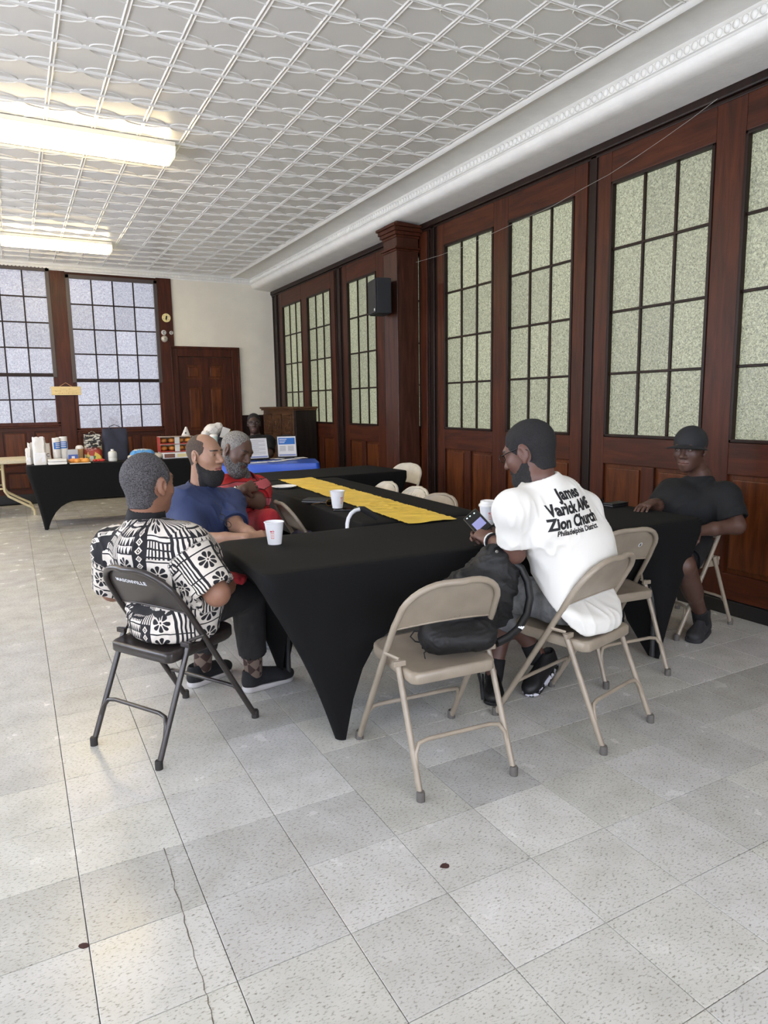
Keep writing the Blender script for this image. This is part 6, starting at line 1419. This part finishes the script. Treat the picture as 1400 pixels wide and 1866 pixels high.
# bun boxes
for k, (z0, lb) in enumerate(((.072, 'lower red-sided clear box of glazed buns'), (.168, 'upper red-sided clear box of glazed buns'))):
    x0, x1 = fbox(291, 352, 8.98); t = thing('bun_box', lb, 'pastries', ((x0+x1)/2, 8.98, ZF+z0), 0, 'boxes of buns on the food table'); w_ = (x1-x0)/2
    MB().box(-w_, w_, -.10, .10, 0, .012, .003).box(-w_, -w_+.006, -.10, .10, .012, .09).build('tray', mat('red_card', (176, 60, 50), .5), t); MB().box(-w_, w_, .094, .10, .012, .09).box(-w_, w_, -.104, .1, .09, .094).build('clear_lid', mat('clear_lid_plastic', (196, 176, 158), .25), t)
    for i in range(4):
        bm = bmesh.new(); bmesh.ops.create_uvsphere(bm, u_segments=12, v_segments=8, radius=.046); mb = MB().bm(bm); mb.v = [(v[0]*1.05, v[1]*1.3, v[2]*.72) for v in mb.v]; mb.xf(Matrix.Translation((-w_+.055+(2*w_-.11)*i/3, -.02, .046))).build('bun', M_bun, t, smooth=3)
    MB().box(-.03, .03, -.105, -.1, .005, .088).build('label_strip', mat('silver_label', (196, 196, 192), .4), t)
x0, x1 = fbox(296, 350, 8.82); t = thing('cake_box', 'flat white bakery box under the bun boxes', 'box', ((x0+x1)/2, 8.93, ZF)); w_ = (x1-x0)/2; MB().box(-w_, w_, -.17, .17, 0, .068, .006).build('carton', M_paper, t); MB().box(-w_*.9, -w_*.2, -.172, -.17, .01, .058).build('window_print', mat('brown_print2', (120, 80, 62), .5), t); MB().box(-w_*.05, w_*.8, -.172, -.17, .015, .055).build('window_print', mat('cream_print', (224, 208, 150), .5), t)
def blob(name, label, cat, prims, m, res=.008, fold=.012, ff=22., seed=1, mats=None):
    V, F = sdf(prims, res, 1); V = folds(V, F, seed, fold, ff); V = folds(V, F, seed+1, fold*.4, ff*2.2); V[:, 2] = np.maximum(V[:, 2], ZF+.0015); c = V.mean(0); c[2] = V[:, 2].min()
    o = link(name, np_mesh(name, V-c, F, m), loc=tuple(c)); return tag(o, label, cat)
def Fp(px, py, y): return V3(*py_(px, py, y))
z0 = Half((0, 0, ZF+.001), (0, 0, -1))
w_ = Fp(338, 800, 9.15)
blob('paper_sack', 'peaked white paper sack with a black dot behind the buns', 'bag', [Tor(V3(w_[0], 9.15, ZF+.10), Fp(339, 779, 9.15), (.115, .05), (.016, .012), (1, 0, 0), .03), Tor(V3(w_[0], 9.15, ZF+.02), V3(w_[0], 9.15, ZF+.12), (.10, .05), (.115, .05), (1, 0, 0), .03), z0], M_bag, seed=4, fold=.005)
q = Fp(338.5, 789, 9.105); tag(MB().lathe([(.010, 0), (.009, .003)], 12).xf(Matrix.Rotation(math.pi/2, 4, 'X')).build('sticker', M_blackp, loc=(q[0], q[1], q[2])), 'round black dot on the peaked white sack', 'sticker')
blob('duffel_bag', 'black bag under a white plastic bag on the food table', 'bag', [Tor(V3(Fp(398, 800, 9.1)[0], 9.12, ZF+.02), Fp(399, 800, 9.12), (.15, .09), (.11, .07), (1, 0, 0), .04), Ell(Fp(412, 795, 9.12), (.05, .05, .06), None, .04), z0], mat('black_bag_cloth', (34, 34, 42), .7), seed=6)
blob('plastic_bag', 'crumpled white plastic bag lying on the black bag', 'bag', [Ell(Fp(387, 784, 9.10), (.105, .08, .085), None, .03), Ell(Fp(374, 792, 9.06), (.05, .05, .05), None, .03), Ell(Fp(398, 778, 9.1), (.055, .05, .06), None, .03)], mat('white_plastic_film', (224, 220, 214), .35), fold=.009, ff=34., seed=8)
q = Fp(410, 789, 9.0); o = MB().box(-.05, .05, -.002, .002, -.07, .07).build('card', mat('pale_grey_card', (222, 219, 212), .6), loc=tuple(q), rot=(.1, .35, 0)); tag(o, 'pale grey card standing against the black bag', 'card')
x = fx(392, 8.85); t = thing('small_cup', 'small pale green cup between the two seated men', 'cup', (x, 8.85, ZF)); MB().lathe([(.035, 0), (.05, .24), (.052, .25)], 18).build('cup', mat('pale_green_plastic', (196, 214, 206), .4), t, smooth=.8); MB().lathe([(.053, .248), (.053, .262), (.04, .275)], 18).build('lid', M_lid, t, smooth=.6)
# ================================================================ blue table: stands and papers
def on_blue(px, py): return pz(px, py, .748)
rp_ = random.Random(9)
for k, (px, py, rz, col) in enumerate(((462, 843, .2, 0), (478, 842, -.3, 0), (495, 841, .5, 0), (510, 840, .1, 1), (522, 838, -.2, 0), (535, 837, .4, 1), (549, 835, .0, 0), (505, 837, .9, 0))):
    q = on_blue(px, py); t = thing('leaflet', 'loose leaflet on the blue table, %s along the row' % ('leftmost', 'second', 'third', 'fourth', 'fifth', 'sixth', 'rightmost', 'rear one')[k], 'leaflet', (q.x, q.y, .7475+.0012*k), rz, 'leaflets on the blue table')
    MB().box(-.055, .055, -.08, .08, 0, .0012).build('sheet', M_paper, t); MB().box(-.048, .048, .03, .07, .0012, .0016).build('print_block', M_bluep if col else mat('grey_print', (120, 124, 134), .6), t)
def stand(pa, pb, y, label, blue, rz):
    """printed page on a black easel; pa, pb: top-left and bottom-right pixels"""
    a_, b_ = py_(pa[0], pa[1], y), py_(pb[0], pb[1], y); w_, h = b_.x-a_.x, a_.z-b_.z; t = thing('sign_stand', label, 'sign', ((a_.x+b_.x)/2, y, .7475), rz, 'printed pages on stands'); z0 = max(.02, b_.z-.7475)
    th = .22; Mx = Matrix.Translation((0, 0, z0)) @ Matrix.Rotation(-th, 4, 'X')
    MB().box(-w_/2-.012, w_/2+.012, .002, .008, -.015, h+.012, .003).xf(Mx).build('back_board', M_glf, t); MB().box(-w_/2, w_/2, 0, .002, 0, h).xf(Mx).build('page', M_paper, t)
    MB().box(-.05, .05, -.004, .008, h+.002, h+.022, .003).xf(Mx).build('clip', M_glf, t); MB().box(-w_/2, w_/2, -.04, .01, z0-.016, z0-.004, .002).box(-.02, .02, .03, .16, 0, .01).tube([(0, .10+.02, .005), (0, .03+h*.13, h*.6)], .006, 6).tube([(-w_*.4, .0, .0), (-w_*.4, .0, z0)], .005, 6).tube([(w_*.4, .0, .0), (w_*.4, .0, z0)], .005, 6).build('easel', M_glf, t)
    mb = MB()
    if blue:
        MB().box(-w_/2*.9, w_/2*.9, -.0008, 0, h*.60, h*.93).xf(Mx).build('blue_heading', M_bluep, t)
        wb_ = MB()
        for k in range(3): wb_.box(-w_*.40, w_*(.0-.06*k), -.0014, -.0008, h*(.84-.08*k), h*(.87-.08*k))
        wb_.xf(Mx).build('heading_lines', M_white, t)
        for c in (-1, 1):
            for k in range(6): mb.box(c*w_*.22-w_*.17, c*w_*.22+w_*.15, -.0006, 0, h*(.50-.045*k), h*(.515-.045*k))
    else:
        for k in range(15): mb.box(-w_*.42, w_*(.40 if k % 4 != 3 else .1), -.0006, 0, h*(.90-.05*k), h*(.912-.05*k))
    mb.xf(Mx).build('text_lines', mat('grey_text', (120, 122, 128), .7), t); MB().box(-w_*.45, w_*.47, -.0007, 0, h*.03, h*.10).xf(Mx).build('footer_band', mat('pale_blue_print', (132, 146, 196), .7), t)
q = on_blue(470, 838); stand((449, 799), (490, 834), q.y-.05, 'white printed page on a black easel, left on the blue table', False, .05)
q = on_blue(528, 834); stand((507, 797), (540, 832), q.y, 'printed page with a blue heading on a black easel', True, -.2)
# ================================================================ upright piano
M_pia = wood('piano_wood', (60, 40, 28), (104, 72, 48), 'y', .4); M_piad = wood('piano_side', (26, 20, 17), (44, 34, 27), 'z', .4)
PX0, PX1, PY0, PY1, PZ = 3.575, 3.925, 9.5, 10.95, 1.352
t = thing('upright_piano', 'old brown upright piano with two carved front panels', 'piano', ((PX0+PX1)/2, (PY0+PY1)/2, 0)); o3 = Vector(((PX0+PX1)/2, (PY0+PY1)/2, 0))
def pb(nm, x0, x1, y0, y1, z0_, z1_, m, ch=.008): return MB().box(x0, x1, y0, y1, z0_, z1_, ch).xf(Matrix.Translation(-o3)).build(nm, m, t)
for yy in (PY0, PY1-.05): pb('side', PX0+.02, PX1, yy, yy+.05, 0, PZ-.03, M_piad); pb('cheek', PX0-.22, PX0+.06, yy, yy+.05, .60, .80, M_piad); pb('front_leg', PX0-.20, PX0-.13, yy, yy+.05, 0, .6, M_piad)
pb('lid', PX0-.035, PX1+.01, PY0-.04, PY1+.03, PZ-.03, PZ, M_pia); pb('lid_moulding', PX0-.015, PX1, PY0-.02, PY1+.02, PZ-.055, PZ-.03, M_pia); pb('back', PX1-.03, PX1, PY0+.05, PY1-.05, .1, PZ-.05, M_piad)
pb('upper_frame', PX0+.005, PX0+.03, PY0+.05, PY1-.05, .84, PZ-.05, M_pia); pb('lower_frame', PX0, PX0+.03, PY0+.05, PY1-.05, .06, .60, M_pia); pb('key_bed', PX0-.22, PX0+.04, PY0+.05, PY1-.05, .60, .66, M_pia); pb('fall_board', PX0-.06, PX0+.02, PY0+.05, PY1-.05, .66, .83, M_pia)
rv = random.Random(3)
for k in range(3):
    y0, y1 = PY0+.10+k*.44, PY0+.48+k*.44
    fr_ = pb('carved_panel', PX0-.003, PX0+.012, y0, y1, .93, 1.24, M_pia)
    mb = MB()
    for a_, b_, c, d_ in ((y0, y1, .925, .945), (y0, y1, 1.225, 1.245), (y0, y0+.02, .925, 1.245), (y1-.02, y1, .925, 1.245)): mb.box(PX0-.014, PX0+.005, a_, b_, c, d_, .005)
    for j in range(7):
        cy, cz, r0_ = rv.uniform(y0+.08, y1-.08), rv.uniform(1.0, 1.17), rv.uniform(.025, .055); s_ = rv.choice((-1, 1)); ph = rv.uniform(0, 6)
        mb.tube([(PX0-.006, cy+r0_*(1-i/16)*math.cos(ph+s_*i*.55), cz+r0_*(1-i/16)*math.sin(ph+s_*i*.55)) for i in range(14)], .007, 5)
    mb.xf(Matrix.Translation(-o3)).build('carving', M_pia, fr_, smooth=1)
# ================================================================ on the walls
t = thing('speaker', 'black box loudspeaker mounted on the square column', 'speaker', (3.565, 6.70, 2.50), -.2)
MB().box(-.105, .055, -.15, .15, -.18, .18, .01).build('cabinet', mat('black_speaker_cloth', (22, 23, 27), .7), t); MB().box(-.122, -.106, -.142, .142, -.172, .172, .006).build('grille', mat('speaker_grille', (30, 31, 34), .6, bump=.6, bscale=500), t); MB().box(.055, .085, -.05, .05, -.08, .08, .005).build('bracket', M_glf, t); MB().box(-.1235, -.122, -.125, -.095, -.155, -.13).build('badge', M_white, t)
M_rope = mat('jute_cord', (190, 140, 100), .9); M_ply = mat('pale_plywood', (214, 192, 140), .6, var=.08, vscale=5, stretch=(1, 1, 14))
t = thing('hanging_sign', 'pale wooden plaque hanging from a cord between the back windows', 'sign', (.728, YB-.045, 1.63))
MB().box(-.20, .20, -.008, .008, -.062, .062, .004).build('plaque', M_ply, t); MB().tube([(-.09, -.004, .06), (0, -.004, .118), (.085, -.004, .06)], .004, 6).build('cord', M_rope, t)
mb = MB(); rr = random.Random(12)
for row, zz_ in ((0, .022), (1, -.008), (2, -.036)):
    x = -.15 if row else -.08
    while x < (.14 if row else .07):
        w_ = rr.uniform(.010, .02); mb.box(x, x+w_, -.0087, -.008, zz_+rr.uniform(-.004, .004), zz_+rr.uniform(.004, .010)); x += w_+rr.uniform(.004, .014)
mb.build('worn_lettering', mat('worn_brown_paint', (170, 140, 92), .7), t)
t = thing('round_plaque', 'cream round plaque with a dark slot on the window post', 'plaque', (2.224, YB-.032, 2.744)); Mx = Matrix.Rotation(math.pi/2, 4, 'X')
MB().lathe([(.064, 0), (.066, .01), (.058, .014), (.05, .012)], 28).xf(Mx).build('disc', mat('cream_enamel', (226, 212, 150), .4), t, smooth=.6); MB().box(-.011, .011, -.016, -.012, -.03, .03).xf(Matrix.Rotation(.2, 4, 'Y')).build('slot', M_blackp, t)
for k in range(6): a_ = k*1.05+.4; MB().box(.045*math.cos(a_)-.004, .045*math.cos(a_)+.004, -.0135, -.011, .045*math.sin(a_)-.004, .045*math.sin(a_)+.004).build('rim_mark', M_blackp, t)
for nm, px, x_, z_, r_, lb in (('wall_bell', 0, 2.178, 2.424, .05, 'round pale bell under the two small badges on the window post'),):
    t = thing(nm, lb, 'bell', (x_, YB-.03, z_)); MB().lathe([(r_, 0), (r_, .02), (r_*.8, .035), (r_*.3, .042), (.004, .043)], 24).xf(Mx).build('gong', mat('pale_metal', (190, 184, 170), .35, .3), t, smooth=.8); MB().lathe([(.007, .04), (.006, .05)], 10).xf(Mx).build('screw', M_glf, t)
for x_, lb in ((2.174, 'larger silver badge with a dark number above the bell'), (2.288, 'smaller silver badge at the edge of the window post')):
    t = thing('badge', lb, 'badge', (x_, YB-.032, 2.52), 0, 'number badges on the window post'); r_ = .038 if x_ < 2.2 else .030; MB().lathe([(r_, 0), (r_, .008), (r_*.8, .012)], 8 if x_ > 2.2 else 20).xf(Mx).build('plate', mat('silver_plate', (200, 198, 192), .4), t, smooth=.5)
    MB().tube([(.012*math.cos(a_)*(r_/.038), -.013, .010*(1 if a_ < 3.6 else -1)*0+.02*(r_/.038)*math.sin(a_)) for a_ in np.linspace(.4, 5.2, 9)], .0045, 5).build('figure', M_blackp, t)
wp = [px_(a_, b_, 3.90) for a_, b_ in ((727, 486.5), (762, 477), (800, 466), (850, 448), (905, 422), (955, 399), (1010, 374), (1058, 346), (1110, 318), (1160, 286), (1210, 252), (1258, 218), (1308, 180))]
c0 = Vector((3.9, 4.5, 3.0)); tag(MB().tube([p-c0 for p in wp], .0016, 5).build('wire', mat('thin_pale_wire', (150, 148, 140), .4), loc=tuple(c0), smooth=1), 'thin pale wire strung from the column across the partition', 'wire')
# vases on the ledge outside the back windows
MB().box(-.6, 2.06, YB+.16, YB+.52, 1.0, 1.045).build('outer_ledge', mat('stone_ledge', (190, 190, 190), .8), wb)
M_pot = mat('brown_glaze', (110, 90, 74), .5, dark=(70, 56, 46), vscale=9); M_pot2 = mat('dark_bronze', (60, 56, 52), .5)
zL = 1.046
for nm, px, y, prof, m, lb in (('urn', 91, YB+.33, [(.05, 0), (.06, .02), (.04, .06), (.10, .14), (.13, .22), (.11, .30), (.08, .33), (.09, .35)], M_pot, 'round brown urn seen blurred through the left window'), ('bowl', 52, YB+.36, [(.05, 0), (.05, .10), (.03, .12), (.14, .155), (.15, .165)], M_pot2, 'low dark dish seen blurred through the left window'), ('goblet', 171, YB+.33, [(.05, 0), (.045, .03), (.055, .10), (.10, .13), (.10, .145)], M_pot, 'brown stemmed bowl seen blurred through the right window'), ('vase', 206, YB+.32, [(.06, 0), (.08, .05), (.09, .12), (.06, .17), (.07, .19)], M_pot, 'brown vase seen blurred through the right window'), ('pot', 243, YB+.32, [(.09, 0), (.13, .05), (.14, .11), (.11, .17), (.09, .18), (.10, .20)], M_pot, 'wide brown pot seen blurred through the right window')):
    x = py_(px, 765, y).x; tag(MB().lathe(prof, 24).build(nm, m, smooth=.9, loc=(x, y, zL)), lb, 'vase')
# scraps on the floor
for px, py, s_, lb in ((811, 1579, 1., 'dark brown leaf scrap on the floor in front of the chairs'), (153, 1724, .75, 'small dark scrap on the floor at the lower left')):
    q = pz(px, py); rr = random.Random(px); n_ = 9; P2 = [((.016+rr.uniform(-.003, .004))*s_*math.cos(2*math.pi*i/n_), (.011+rr.uniform(-.002, .003))*s_*math.sin(2*math.pi*i/n_)) for i in range(n_)]
    tag(MB().prism(P2, 0, .002, 'z').build('scrap', mat('dry_leaf', (58, 32, 26), .8), loc=(q.x, q.y, .0002), rot=(0, 0, -.5)), lb, 'scrap')
